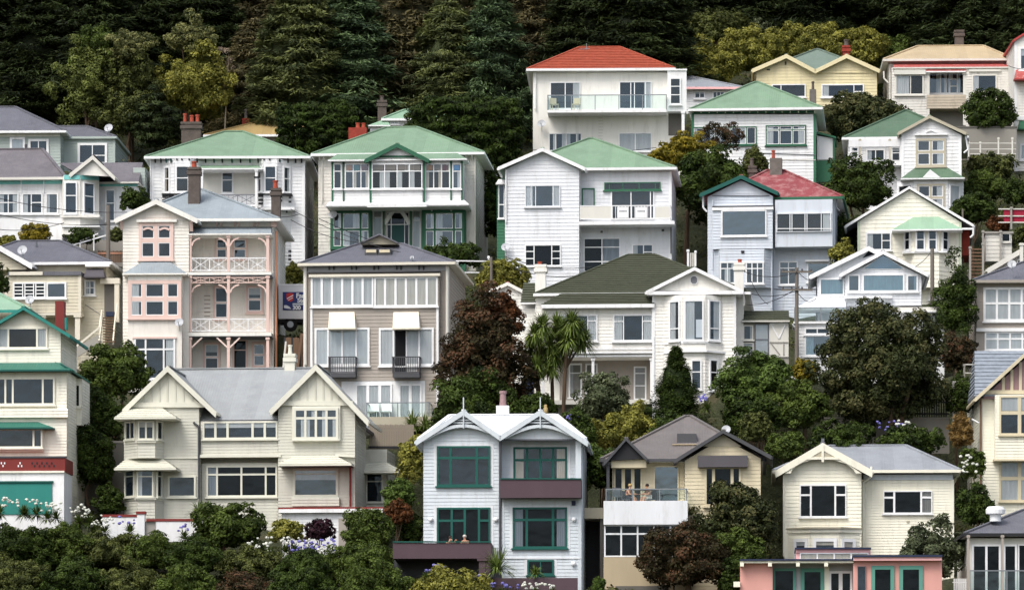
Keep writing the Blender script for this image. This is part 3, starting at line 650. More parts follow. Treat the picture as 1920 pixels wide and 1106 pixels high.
# ---- right edge house
h = House('house', 'white house with red edged gables beside the tan roofed house, mostly out of frame', 328, 1910, 322, 0, ZB, 9)
h.wall([(1078,110),(1300,-20),(1560,110)], mat='white_warm', b=.2, corner='trim_white'); h.gable(1310, -50, 1070, 105, 1580, 105, D=9, mat='iron_red', trim='red_trim', bw=.12, ov=.2)
h.shed(1085, 1300, 330, 1078, 1420, 398, 0, -.9, 'rust_red', trim='red_trim', name='canopy'); h.win(0, 1108, 160, 1300, 340, '1 1', fr=.14, cur='b'); h.panel('band', 0, 1078, 690, 1400, 720, .02, .1, 'trim_white'); h.shed(1112, 1350, 725, 1105, 1360, 780, 0, -.8, 'green_mid', name='awning'); h.win(0, 1112, 900, 1330, 1030, '1 1', fr=.14)
h.done()

# ---- pale blue, red roof
h = House('house', 'pale blue weatherboard house with patchy red iron roof and a green edged front gable', 293, 1450, 592, 6, ZR, 9)
h.wall([(90,332),(300,228),(500,328)], d=-.8, D=7, mat='pale_blue', b=.19)
h.gable(300, 198, 46, 314, 528, 303, d=-.8, D=4.5, mat='iron_red', trim='teal_dark', bw=.22)
h.wall([(500,345),(886,345)], mat='pale_blue', b=.19, corner='pale_blue'); h.hip(110, 938, 335, 468, 562, 165, mat='iron_red', gut='green_trim', ov=.4)
h.stroke('band', -.8, [(120,326),(478,326)], .06, .02, .08, 'lead')
h.box('oriel', 122, 388, 498, 658, -1.5, -.8, 'pale_blue', b=.19); h.box('head_board', 118, 395, 502, 415, -1.62, -1.5, 'trim_white'); h.box('head_flashing', 118, 387, 502, 393, -1.65, -1.5, 'charcoal')
h.win(-1.5, 176, 416, 460, 580, '1', fr=.08, cur='', glass='glass_blue')
h.box('oriel', 514, 350, 874, 645, -1.2, 0, 'pale_blue', b=0); h.win(-1.2, 522, 434, 866, 555, '1 .1 1 .1 1.1 .7', 'white_cool', .06, .05, cur='r', sill=False); h.beam('handrail', (520,532,-1.45), (872,532,-1.45), .05, .05, 'trim_white')
fs = h.bay(128, 165, 445, 498, 662, 900, -.8, .7, 'pale_blue'); h.win(fs[1], 168, 740, 262, 878, '1:.28,.72 1:.28,.72', fr=.07, cur='m'); h.win(fs[1], 330, 740, 442, 878, '1:.28,.72 1:.28,.72 1:.28,.72', fr=.07, cur='')
h.stroke('bow_band', fs[1], [(165,745),(445,745)], .08, .02, .12, 'trim_white'); h.panel('wall_vent', fs[1], 300, 670, 320, 686, .03, .08, 'black_trim')
h.win(0, 538, 738, 658, 886, '1:.25,.75 1:.25,.75', fr=.08, cur='', sill=True); h.win(0, 714, 745, 850, 870, '1', fr=.08, cur='', glass='glass_blue'); h.box('hood', 702, 726, 850, 738, -.4, 0, 'trim_white')
h.stroke('band', 0, [(505,912),(880,912)], .05, .03, .07, 'lead')
h.chim(480, 556, 88, 205, 3.6, 'chimney_grey', [(489,513,36)], cap=False); h.chim(348, 392, 140, 200, 6, 'chimney_brown', [(352,380,85)], 'chimney_brown')
h.pipe([(62,330,-.7),(62,400,-.7),(85,425,-.7)], .06, 'trim_white'); h.pipe([(900,345,-.2),(900,400,-.2),(920,420,-.2)], .05, 'lead'); h.pipe([(120,350,-.95),(120,790,-.95)], .04, 'pale_blue'); h.pipe([(492,660,-.95),(492,1030,-.95)], .05, 'pale_blue')
h.done()
# ---- cream gable with mint bay roof
h = House('house', 'cream weatherboard gable house with a mint roofed bay window', 294, 1705, 572, 5, ZS, 9)
h.wall([(148,860),(515,634),(884,864)], mat='pale_cream', b=.26, corner='pale_green'); h.gable(515, 612, 62, 890, 972, 886, mat='iron_slate', trim='trim_white', bw=.14, ov=.25, D=9)
fs = h.bay(470, 550, 728, 802, 918, 1330, 0, .85, 'pale_cream', b=.26)
h.shed(548, 722, 825, 393, 892, 914, 0, -1.3, 'iron_mint', trim='trim_white', name='bay_roof')
h.win(0, 205, 938, 386, 1068, '1.3 .7:.45,.55', cur='l')
h.win(fs[0], 486, 922, 528, 1068, '1:.46,.54', cur='', dark='interior_black'); h.win(fs[1], 560, 922, 628, 1068, '1:.46,.54', cur='w'); h.win(fs[1], 648, 922, 714, 1068, '1:.46,.54', cur='w'); h.win(fs[2], 744, 922, 788, 1068, '1:.46,.54', cur='', dark='interior_black')
h.box('sill_band', 466, 1075, 806, 1083, -1.0, 0, 'trim_white')
h.z = ZL; h.win(0, 1480, 262, 1542, 460, '1:.5,.5', cur='l'); h.z = ZS
h.box('brick_wing', 893, 925, 946, 1100, 2, 6, 'brick_red'); h.pipe([(972,900,-.2),(972,955,-.2),(950,975,-.2)], .06, 'trim_white'); h.beam('eave_beam', (890,912,-.2), (968,912,-.2), .12, .12, 'trim_white')
h.done()
# ---- white dark green roof
h = House('house', 'white house with dark forest green roof, paired gable window and a gabled bay roof', 312, 1700, 398, 5, ZS, 9)
h.wall([(462,232),(660,122),(884,240)], d=-1, D=7, mat='white', b=.24, corner='trim_white'); h.gable(660, 104, 438, 226, 918, 226, d=-1, D=5, mat='iron_forest', trim='olive_stone', bw=.18, ov=.3)
h.wall([(75,268),(470,268)], d=.6, mat='white', b=.22); h.hip(42, 930, 254, 480, 500, 68, d=.6, mat='iron_forest', gut='trim_white', ov=.4)
h.box('fascia_board', 82, 272, 460, 325, -.5, -.35, 'white'); h.box('verandah_sill', 82, 430, 460, 460, -.5, .6, 'white'); h.box('verandah_sill', 90, 398, 160, 440, -.5, -.3, 'white')
for x in (95,162,375,455): h.post(x, 270, 435, -.42, .12, 'olive_stone' if 100 < x < 400 else 'trim_white')
h.win(.6, 98, 326, 152, 405, '1:.4,.6', cur='l'); h.win(.6, 205, 342, 342, 432, '1 1', fr=.1, cur='l'); h.win(.6, 386, 326, 452, 432, '1:.4,.6', cur='b')
h.win(-1, 560, 268, 777, 470, '1:.47,.53 1:.47,.53', 'olive_stone', .14, .16, sash='trim_white', cur='r')
h.box('hood_mould', 553, 232, 788, 242, -1.22, -1, 'trim_white'); h.stroke('hood_crest', -1, [(630,226),(652,216),(670,208),(690,216),(710,226)], .08, .0, .15, 'trim_white')
fs = h.bay(428, 545, 790, 902, 562, 850, -1, .9, 'white', b=.24); h.shed(556, 784, 474, 455, 908, 548, -1, -2.25, 'iron_forest', trim='trim_white', name='bay_roof')
m = MB(); a, b_, c = h.P(610,545,-2.2), h.P(663,488,-2.2), h.P(738,545,-2.2); m.hexa([a, c, c+Vector((0,.8,0)), a+Vector((0,.8,0)), b_, b_+Vector((.01,0,0)), b_+Vector((.01,.8,0)), b_+Vector((0,.8,0))]); h.own('bay_gablet', 'white', m)
h.win(fs[1], 568, 592, 768, 790, '1:.5,.5 1:.5,.5', 'olive_stone', .12, .14, sash='trim_white', cur='r'); h.win(fs[2], 798, 598, 872, 780, '1', cur='f'); h.win(fs[0], 440, 598, 540, 700, '1')
h.pipe([(918,250,-.9),(935,345,-.9),(905,370,-.9)], .06, 'trim_white')
h.done()

# ---- white house with mossy green tile roof
h = House('house', 'wide white house with mossy tiled roof, an octagonal pediment window and a tall bay', 274, 1180, 775, 4, ZK, 10)
h.wall([(168,300),(1545,300)], mat='white_warm', b=.2); h.hip(158, 1640, 290, 800, 990, 30, mat='tile_green', n=20, ov=.4, ridge='tile_green')
h.wall([(208,392),(984,392)], d=-1.7, D=1.8, yb=742, mat='white_warm', b=.2); h.shed(348, 984, 292, 204, 984, 370, -.45, -2.15, 'tile_green', n=7, trim='trim_white')
h.box('fascia_board', 204, 372, 984, 394, -2.22, -1.7, 'trim_white')
h.wall([(974,302),(1545,302)], d=-2, D=2.2, mat='white_warm', b=.2, corner='trim_white')
h.box('cornice', 932, 278, 1600, 302, -2.5, -.2, 'trim_white'); h.gable(1262, 116, 930, 284, 1590, 276, d=-2.1, D=5, mat='tile_green', trim='trim_white', bw=.18, ov=.35, n=12)
h.area('pediment', -2.1, [(985,276),(1262,138),(1548,276)], -.3, .0, 'white_warm'); 
o = h.area('octagon_window', -2.1, [(1232,186),(1246,172),(1270,172),(1284,186),(1284,220),(1270,234),(1246,234),(1232,220)], .0, .07, 'trim_white'); h.area('octagon_pane', -2.1, [(1236,192),(1248,178),(1268,178),(1280,192),(1280,216),(1268,230),(1248,230),(1236,216)], .0, .075, 'lead')
fs = h.bay(1045, 1180, 1338, 1452, 305, 640, -2, .8, 'white_warm', b=.2); fs2 = h.bay(1050, 1182, 1336, 1448, 705, 1060, -2, .8, 'white_warm', b=.2)
h.win(fs[0], 1092, 346, 1166, 624, '1:.72,.28', cur='L'); w = h.win(fs[1], 1190, 340, 1326, 624, '1', cur='L'); h.win(fs[2], 1354, 342, 1436, 624, '1:.72,.28', cur='R')
h.panel('sky_bright_panel', fs[1], 1272, 476, 1316, 600, .052, .058, 'sign_white', w)  # white panel painted in for the bright sky seen through the window
h.bay(1055, 1178, 1342, 1462, 640, 705, -2, .88, 'white_warm', b=0)
h.bay(1040, 1176, 1346, 1480, 688, 700, -2, 1.05, 'trim_white', b=0); h.bay(1070, 1184, 1336, 1446, 628, 640, -2, .95, 'trim_white', b=0)
h.win(fs2[1], 1236, 752, 1312, 960, '1:.4,.6', cur=''); h.win(fs2[2], 1360, 750, 1420, 970, '1:.4,.6', cur=''); h.win(fs2[0], 1095, 752, 1165, 960, '1:.4,.6')
h.win(-1.7, 330, 442, 592, 628, '.8:.2,.8 1.8 .8:.2,.8', cur='lr'); h.win(-1.7, 698, 440, 976, 628, '.9:.22,.78 1.9 .9:.22,.78', cur='lr')
for y, n1 in ((672,.1),(700,.2),(722,.08)): h.panel('moulding', -1.7, 330, y, 974, y+12, .0, n1, 'trim_white')
h.box('verandah_floor', 205, 1030, 975, 1060, -1.7, 0, 'old_white'); h.panel('verandah_wall', 0, 330, 745, 970, 1040, .03, .04, 'taupe')  # taupe sheet over the white wall paints the verandah shade
h.win(0, 392, 780, 484, 1015, '1:.25,.75', cur='l'); h.win(0, 508, 780, 592, 1015, '1:.25,.75', cur=''); h.win(0, 842, 800, 930, 1032, '1:.17,.4,.43', cur='')
for x in (215, 560, 965): h.post(x, 742, 1035, -1.6, .16)
h.chim(160, 232, 98, 285, .3, 'white_warm', [(172,206,72)]); h.chim(1538, 1602, 85, 300, -.6, 'white_warm', [(1558,1590,55)])
h.panel('chimney_breast', -.6, 1530, 300, 1600, 1000, -.6, .05, 'white_warm')
h.wall([(-60,400),(170,400)], d=.6, D=5, mat='white_warm', b=.2); h.shed(80, 165, 222, 60, 165, 358, 3, .2, 'tile_green', n=8, trim='trim_white'); h.panel('door', .6, 64, 876, 152, 1000, .03, .08, 'navy'); 
m = MB(); p = h.P(112, 836, .5); m.cyl(p, p+Vector((0,-.08,0)), .2, n=12); h.own('wreath', 'timber_brown', m)
h.pipe([(1600,300,-1.9),(1606,380,-1.9)], .05, 'old_white'); h.panel('plinth', -2, 974, 595, 984, 1000, .0, .1, 'trim_white')
h.done()
# ---- lean-to conservatory
h = House('lean_to', 'grey lean-to with dark tiled roof and a braced gate beside the white pediment house', 273, 1436, 690, 2, ZF, 5, cat='shed')
h.wall([(100,352),(842,352)], mat='timber_grey', b=0); h.shed(110, 842, 190, 100, 850, 345, 2.2, -.35, 'tile_green', n=5, trim='old_white')
h.win(0, 115, 425, 275, 660, '1', 'old_white', .06, cur='r'); h.win(0, 300, 405, 520, 900, '1:.5,.5', 'lead', .05, cur='f', sill=False); h.win(0, 115, 705, 280, 900, '1', 'old_white', .05, cur='f')
o = h.panel('gate', 0, 530, 405, 838, 930, .02, .08, 'old_white'); 
for p, q in (((565,420),(685,640)),((780,420),(685,640)),((540,700),(830,700)),((540,400),(830,400)),((540,690),(700,900)),((760,700),(760,900))): h.stroke('gate_brace', 0, [p, q], .07, .08, .12, 'timber_grey' if p[1] > 600 else 'trim_white')
h.done()
# ---- small white gable left of it
h = House('shed', 'small white gabled outbuilding with rusty red roof edge behind the dark red tree', 282, 950, 585, 3, (900,500,3.95), 5, cat='shed')
h.wall([(90,172),(205,130),(335,190)], mat='white_warm', b=.2); h.gable(205, 118, 78, 176, 342, 192, mat='iron_red', trim='white_warm', bw=.18, D=5, ov=.2); h.panel('door', 0, 150, 200, 200, 330, .03, .07, 'old_white')
h.done()

# ---- white glazed gables, right
h = House('house', 'white house with two stepped gables, blue picture windows and a glass railed terrace', 277, 1640, 722, 3, ZL, 8)
h.wall([(625,272),(1020,86),(1400,272)], d=1, D=6, mat='white_cool', b=.2); h.gable(1020, 52, 572, 274, 1440, 270, d=1, D=6, mat='iron_grey', trim='trim_white', bw=.24, ov=.35)
h.wall([(838,272),(1130,128),(1424,272)], d=0, D=7, yb=505, mat='white_cool', b=.2); h.gable(1130, 84, 806, 262, 1475, 262, d=0, D=7, mat='iron_grey', trim='trim_white', bw=.2, ov=.35)
m = MB(); fc = h.face(0); m.prism(fc, [fc.uv(960,228), fc.uv(1305,228), fc.uv(1130,104)], .0, .06); m.prism(fc, [fc.uv(985,222), fc.uv(1285,222), fc.uv(1130,114)], .06, .07, 1); m.prism(fc, [fc.uv(985,222), fc.uv(1285,222), fc.uv(1130,114)], .0731, .08, 2); h.own('gable_window', ['trim_white', 'blind', 'glass_blue'], m)
m = MB(); fc = h.face(1); m.prism(fc, [fc.uv(972,140), fc.uv(1070,105), fc.uv(1025,78)], .0, .05); h.own('gable_window', 'interior', m)
h.win(0, 858, 264, 952, 400, '1', glass='glass_blue', cur=''); h.win(0, 970, 262, 1294, 400, '1', glass='glass_blue', cur='f'); h.win(0, 1310, 266, 1398, 398, '1', glass='glass_blue', cur='r'); h.win(1, 640, 294, 832, 428, '1', glass='glass_blue', cur='f')
h.box('band', 830, 430, 1200, 445, -.4, 0, 'trim_white'); h.shed(610, 838, 432, 470, 845, 515, 1, -1.2, 'white_cool', name='terrace_roof')
h.wall([(462,640),(1290,640)], d=-2.6, D=4, mat='white', b=.2); h.box('terrace_floor', 440, 622, 1290, 640, -2.8, 1, 'trim_white'); h.rail(452, 850, 516, 622, -2.6, 'glass', 'steel', side=2)
h.win(-2.6, 526, 672, 812, 728, '1 1 1', cur=''); h.win(-2.6, 526, 732, 812, 892, '1', cur='l', glass='glass_blue'); h.win(-2.6, 1000, 690, 1200, 800, '1 1')
h.wall([(1250,552),(1600,552)], d=.5, D=6, mat='white', b=0); h.box('deck', 1240, 515, 1600, 545, -.2, 6, 'old_white'); h.box('deck_edge', 1235, 545, 1604, 553, -.4, 6, 'trim_white'); h.win(.5, 1440, 610, 1530, 700, '1 1')
h.pipe([(430,645,-2.7),(470,690,-2.7)], .06, 'trim_white')
h.done()

# ---- taupe right edge
h = House('house', 'taupe house with two white bands of small-paned windows above the blue slate roof', 278, 1885, 692, 2, ZN, 8)
h.wall([(118,578),(760,578)], mat='taupe', b=.2); h.hip(92, 800, 572, 470, 560, 440, mat='iron_slate', gut='taupe')
h.win(0, 172, 628, 740, 880, '1:.46,.54 1:.46,.54 1:.46,.54 1:.46,.54 1:.46,.54 1:.46,.54', fr=.14, mu=.13, cur='f'); h.panel('band', 0, 120, 930, 740, 955, .0, .2, 'trim_white'); h.win(0, 182, 955, 740, 1095, '1:.35,.65 1:.35,.65 1:.35,.65 1:.35,.65 1:.35,.65 1:.35,.65', fr=.1, mu=.1, cur='f')
h.dish(385, 458, 33, -.3); h.pipe([(128,600,-.1),(128,930,-.1)], .05, 'taupe'); h.done()
h = House('house', 'white house end with a sloping white bargeboard above the small-paned taupe house', 289, 1905, 520, 0, ZN, 7)
h.wall([(240,480),(760,190),(1200,480)], mat='weathered_white', b=.2); h.gable(760, 160, 205, 492, 1300, 492, mat='iron_lilac', trim='old_white', bw=.3, D=7)
h.win(0, 420, 420, 480, 480, '1'); h.post(455, 300, 460, -.6, .2, 'old_white', 'vent_pipe'); h.done()

# ---- beige cottage with stair (second row left)
h = House('house', 'beige house with slate grey hip roof, a projecting sunroom and an outside stair', 284, 120, 672, 4, ZM, 9)
h.wall([(-320,272),(795,272)], d=.4, mat='beige', b=.2); h.hip(-340, 832, 248, 130, 452, 90, d=.4, mat='iron_slate', ov=.45)
h.gable(-140, 45, -520, 262, 240, 266, d=-.8, D=4, mat='iron_slate', trim='trim_white', bw=.3); h.wall([(-480,290),(-140,90),(200,290)], d=-.8, D=2, mat='beige', b=.2, yb=308)
h.wall([(40,348),(606,348)], d=-1.2, D=1.8, yb=628, mat='beige', b=.2, corner='beige_trim'); h.box('sunroom_roof', 60, 318, 608, 346, -1.35, .4, 'iron_slate'); h.box('fascia_board', 70, 318, 320, 344, -1.42, -1.35, 'beige_trim')
h.win(-1.2, 98, 398, 345, 520, '1:.25,.25,.25,.25 .15 1:.25,.25,.25,.25 .15 1:.25,.25,.25,.25', fr=.1, cur='', dark='interior_black'); h.win(-1.2, 350, 398, 500, 520, '1', fr=.1, cur='')
h.box('sunroom_floor', 36, 628, 610, 645, -1.3, .4, 'beige_trim'); h.post(585, 645, 830, -1.1, .3, 'beige_trim'); h.post(330, 645, 830, -1.1, .2, 'beige_trim')
h.wall([(605,362),(792,362)], d=-.1, D=.6, mat='beige', b=.2); h.win(-.1, 636, 382, 718, 498, '1:.5,.5 1:.5,.5', fr=.1, cur='l'); h.box('fascia_board', 640, 262, 822, 280, -.4, -.1, 'trim_white')
h.shed(648, 778, 295, 632, 782, 352, -.1, -1, 'awning_dark', name='awning')
h.panel('recess_shade_panel', -.1, 785, 415, 866, 660, .03, .05, 'concrete_dark'); h.panel('door_frame', -.1, 866, 372, 900, 700, .0, .35, 'beige_trim'); h.panel('door_head', -.1, 760, 372, 905, 414, .0, .4, 'beige_trim')  # flat dark sheet paints the shade inside the doorway
for k in range(10): h.box('stair_tread', 770+k*.6, 660+k*20, 862, 667+k*20, -1.2-k*.25, -.9-k*.25, 'timber_brown')
h.beam('stair_string', (770,655,-1), (745,850,-3.4), .08, .3, 'beige_trim'); h.beam('stair_string', (868,655,-1), (850,850,-3.4), .08, .3, 'beige_trim')
h.beam('stair_rail', (765,610,-1), (745,740,-3.2), .07, .1, 'beige_trim'); h.beam('stair_rail', (745,740,-3.2), (560,890,-3.2), .07, .12, 'beige_trim'); h.beam('stair_rail', (880,560,-.8), (855,760,-3.2), .07, .1, 'beige_trim')
h.beam('stair_string', (750,820,-3.3), (570,930,-3.3), .1, .5, 'timber_grey'); h.box('storage_bin', 795, 618, 858, 652, -.6, -.2, 'navy')
h.dish(170, 160, 38, -.7); h.dish(225, 532, 36, -1.8); h.pipe([(272,95,3.5),(272,135,3.5)], .07, 'lead', 'flue'); h.stroke('cable', -.1, [(640,565),(755,640)], .03, .02, .05, 'lead')
h.done()

# ---- pink trimmed villa
h = House('villa', 'tall three-storey villa with salmon pink trim, two fretwork balconies and a blue-grey roof', 279, 385, 720, 2, ZI, 9)
h.wall([(76,218),(262,122),(446,218)], d=-1, D=8, mat='shell', b=.2); h.gable(262, 104, 34, 214, 492, 214, d=-1, D=5, mat='iron_bluegrey', trim='white_warm', bw=.26)
h.wall([(446,222),(915,222)], d=.8, D=9, mat='shell', b=.2, corner='salmon_pale'); h.hip(60, 952, 210, 480, 520, 46, d=.5, mat='iron_bluegrey', gut='white_warm', D=9)
h.panel('frieze', .8, 470, 224, 905, 252, .03, .08, 'shell')
for x in (490,515,603,628,703,728,810,832,920): h.bracket(x, 226, .74, 'salmon', .28, .1, .3)
h.bracket(460, 225, -.98, 'salmon', .6, .2, .3); h.bracket(70, 225, -.98, 'salmon', .5, .15, .3); h.panel('corner_bracket', .8, 908, 222, 940, 258, .05, .3, 'salmon')
h.win(-1, 166, 232, 360, 442, '1:.47,.53 1:.47,.53', 'salmon', .19, .26, sash='trim_white', cur='', hood=1); h.box('hood_mould', 152, 214, 378, 228, -1.25, -1, 'white_warm')
for x0, x1 in ((190,246),(282,338)): h.stroke('arched_head', -1, arc(x0,274,x1,274,10), .12, .07, .13, 'salmon')
h.box('bay', 104, 528, 406, 1180, -1.9, -1, 'shell', own=False); h.shed(192, 330, 446, 76, 434, 515, -1, -2.15, 'iron_bluegrey', trim='white_warm', name='bay_roof')
h.win(-1.9, 106, 556, 404, 770, '.6:.48,.52 1:.48,.52 .6:.48,.52', 'salmon', .2, .24, sash='trim_white', cur='l'); h.panel('bay_frieze', -1.9, 106, 522, 404, 554, .0, .03, 'white_warm')
h.win(-1.9, 140, 876, 370, 1110, '.6:.25,.75 1.1:.25,.75 .6:.25,.75', 'trim_white', .1, .1, cur='r'); h.panel('window_head', -1.9, 132, 872, 376, 882, .0, .14, 'salmon')
h.shed(472, 905, 256, 444, 908, 292, .78, -1, 'iron_bluegrey', trim='white_warm', name='verandah_roof')
for y0, y1 in ((508,524),(846,866)): h.box('balcony_floor', 444, y0, 908, y1, -1, .8, 'white_warm'); h.box('floor_edge', 444, y1, 908, y1+5, -.95, .8, 'lead')
for x in (453, 668, 888):
    for y0, y1 in ((302,506),(530,844),(874,1060)): h.post(x, y0, y1, -.85, .17, 'salmon')
for y0, y1 in ((428,504),(768,842)): h.rail(462, 662, y0, y1, -.88, 'x', 'trim_white'); h.rail(676, 882, y0, y1, -.88, 'x', 'trim_white')
for x0, x1 in ((462,662),(676,882)): h.rail(x0, x1, 536, 572, -.88, 'x', 'salmon', name='fretwork')
for y in (318, 580):
    for x0, s_ in ((462,1),(660,-1),(678,1),(880,-1)): h.stroke('arch_bracket', -.88, [(x0, y+44), (x0+8*s_, y+22), (x0+26*s_, y+7), (x0+48*s_, y)], .09, -.04, .04, 'salmon')
for p, q in (((462,930),(520,875)),((662,930),(602,875)),((676,930),(732,875))): h.stroke('brace', -.88, [p, q], .09, -.04, .04, 'salmon_pale')
f = .8
h.win(f, 592, 316, 668, 440, '1:.5,.5', 'salmon', .12, sash='trim_white', cur=''); h.win(f, 688, 316, 776, 440, '1:.5,.5', 'salmon', .12, sash='trim_white', cur='')
h.win(f, 584, 586, 672, 775, '1:.5,.5', 'salmon', .12, sash='trim_white', cur=''); h.win(f, 768, 586, 862, 738, '1:.5,.5', 'salmon', .12, sash='trim_white', cur='b')
h.win(f, 526, 902, 622, 1070, '1:.5,.5', 'salmon', .13, sash='trim_white', cur='b'); h.win(f, 690, 884, 776, 1070, '1:.3,.7', 'salmon', .12, cur='', dark='interior_black'); h.win(f, 798, 900, 880, 1045, '1:.5,.5', 'salmon', .14, sash='trim_white', cur='')
for k in range(6): h.panel('wall_slot', f, 532, 640+k*23, 566, 643+k*23, .0, .04, 'timber_brown')
h.pipe([(935,280,.7),(935,1060,.7)], .07, 'orange_trim'); h.pipe([(915,260,.6),(918,1060,.6)], .05, 'old_white'); h.dish(392, 792, 25, -2.2)
h.z = ZO; h.chim(330, 408, 408, 680, 2.5, 'chimney_brown', [(348,386,362)]); h.chim(886, 946, 548, 745, 7, 'chimney_brown', [(893,930,490)]); h.z = ZI
h.done()

# ---- taupe three-storey with slate roof
h = House('house', 'tall taupe house with slate hip roof, a white window band and two cream awnings', 274, 690, 790, 5, ZJ, 10)
h.wall([(90,206),(900,206)], mat='taupe', b=.21, corner='old_white'); h.hip(62, 932, 186, 392, 640, 84, mat='iron_slate', gut='beige_trim')
A_ = h.P(515,36,3.6); m = MB(); L_, R_ = h.P(408,84,3.6), h.P(618,84,3.6); k_ = Vector((0,3,0)); m.hexa([L_, R_, R_+k_, L_+k_, A_, A_+Vector((.02,0,0)), A_+k_+Vector((.02,0,0)), A_+k_]); h.own('roof_gablet', 'olive_stone', m)
m = MB(); up = Vector((0,-.15,.05)); m.beam(L_+up, A_+up, .4, .08); m.beam(A_+up, R_+up, .4, .08); h.own('gablet_roof', 'iron_slate', m)
for x0 in (430, 506): h.box('skylight', x0, 110, x0+70, 158, 1.6, 3, 'charcoal'); h.box('skylight_blind', x0+6, 114, x0+64, 130, 1.55, 1.6, 'tan')
h.panel('frieze', 0, 112, 206, 886, 236, .03, .08, 'grey_trim')
for x in (232,258,358,384,484,508,610,634,735,760): h.bracket(x, 206, -.06, 'charcoal', .22, .08, .2)
h.wall([(122,246),(848,246)], d=-.5, D=.6, mat='taupe', b=.21); h.box('cornice', 116, 250, 852, 264, -.75, -.3, 'beige_trim'); h.box('painted_cornice_shadow', 112, 232, 850, 240, -.7, -.1, 'charcoal')  # charcoal strip painted in as the shadow above the cornice
h.win(-.5, 130, 266, 480, 434, '1 1 1 1 1 1', fr=.1, mu=.13, cur='f', dark='interior'); h.win(-.5, 484, 266, 840, 434, '1 1 1 1 1 1', fr=.1, mu=.13, cur='f')
for x in (132, 838): h.panel('trim_strip', -.5, x-6, 434, x+6, 1080, .0, .08, 'trim_white')
for x0 in (228, 588): h.shed(x0+3, x0+144, 462, x0-2, x0+148, 550, -.52, -1.35, 'awning', name='awning')
h.win(-.5, 150, 552, 458, 766, '.85 1 1 .85', fr=.12, mu=.1, cur='f'); h.win(-.5, 510, 552, 818, 766, '.95 .9 .9 .95', fr=.12, mu=.1, cur='f'); h.panel('open_door', -.5, 602, 568, 660, 800, .08, .15, 'interior_black')
h.panel('french_door', -.5, 664, 568, 726, 800, .05, .06, 'curtain')
for x0 in (228, 586): h.box('balconette_floor', x0, 804, x0+150, 828, -1.25, -.5, 'charcoal'); h.rail(x0, x0+150, 712, 804, -1.22, 'bars', 'charcoal', side=.7, step=.1)
h.panel('french_door', -.5, 244, 766, 374, 804, .02, .1, 'trim_white')
h.panel('white_band', -.5, 300, 850, 768, 1100, .0, .03, 'white'); h.win(-.5, 380, 866, 584, 1060, '1 1 1', fr=.1, mu=.17, cur='f', sill=False); h.win(-.5, 622, 866, 750, 1060, '1 1', fr=.1, mu=.17, cur='f', sill=False)
h.rail(440, 790, 968, 1062, -2.2, 'glass', 'steel', side=1.6); h.box('terrace', 300, 1050, 800, 1100, -2.3, -.5, 'olive_stone')
for x in (98, 892): h.pipe([(x, 192, -.12), (x, 760, -.12)], .09, 'old_white')
h.dish(695, 160, 12, -.3); h.done()

# ---- stone-cream arts and crafts house
h = House('house', 'broad stone-cream house with two steep boarded gables, flared hoods and a grey iron roof', 260, 430, 985, 5, Z1, 9)
c21 = lambda x, y: (x*1.0627+916.1, y*1.0627)
h.wall([(97,345),(378,84),(582,300)], d=-1.2, D=8, mat='stone', b=.17); h.gable(378, 56, 92, 338, 690, 356, d=-1.2, D=6, mat='iron_grey', trim='stone_trim', bw=.3)
h.wall([(540,405),(1200,405)], d=0, D=8, mat='stone', b=.17)
h.hip(110, 1580, 404, 385, 1335, 78, d=0, mat='iron_grey', gut='charcoal', D=9.5, ov=.85)
h.area('gable_panel', -1.2, [(160,312),(378,96),(600,312)], .03, .07, 'stone_trim'); h.stroke('gable_rail', -1.2, [(140,308),(620,308)], .28, .03, .16, 'stone_trim')
for x in (225,275,328,378,430,482,540): y = 312-(216*(1-abs(x-378)/222)); h.stroke('gable_batten', -1.2, [(x,300),(x,max(105,y+6))], .1, .07, .1, 'stone')
fs = h.bay(97, 185, 298, 352, 392, 650, -1.2, .95, 'stone', b=.17); f2 = h.bay(97, 182, 296, 350, 715, 1060, -1.2, .95, 'stone', b=.17); h.bay(94, 182, 300, 352, 535, 552, -1.2, 1.08, 'stone_trim', b=0); h.bay(92, 180, 300, 352, 905, 922, -1.2, 1.08, 'stone_trim', b=0)
for yt, yb in ((325,388),(650,718)):
    h.shed(118, 335, yt, 34, 430, yb, -1.2, -2.75, 'stone_trim', n=5, name='hood')
    for k in range(8): h.box('rafter_end', 60+k*45, yb+4, 70+k*45, yb+12, -2.7, -1.4, 'stone_trim')
h.win(fs[0], 112, 416, 172, 532, '1 1', 'stone_trim', .07, cur=''); h.win(fs[1], 188, 412, 290, 532, '1 1', 'stone_trim', .07, .1, cur='b'); h.win(fs[2], 302, 414, 334, 532, '1', 'stone_trim', .06, cur='')
h.win(f2[0], 108, 728, 168, 904, '1:.2,.8', 'stone_trim', .07, cur=''); h.win(f2[1], 180, 728, 288, 904, '1:.2,.8', 'stone_trim', .08, cur='l'); h.win(f2[2], 302, 728, 332, 904, '1:.2,.8', 'stone_trim', .06, cur='')
h.win(-1.2, 380, 766, 562, 906, '1', 'stone_trim', .1, cur='')
h.stroke('band', -1.2, [(355,652),(575,652)], .06, .02, .1, 'stone_trim'); h.pipe([(545,420,-1.3),(580,450,-1.3),(580,915,-1.3)], .06, 'charcoal')
h.box('oriel', 592, 412, 1107, 636, -1.1, 0, 'stone', b=.17); h.box('oriel_flare', 586, 628, 1112, 646, -1.3, 0, 'stone_trim'); h.win(-1.1, 606, 414, 1092, 530, '1 1 2.3 1 1', 'stone_trim', .1, .13, cur='b')
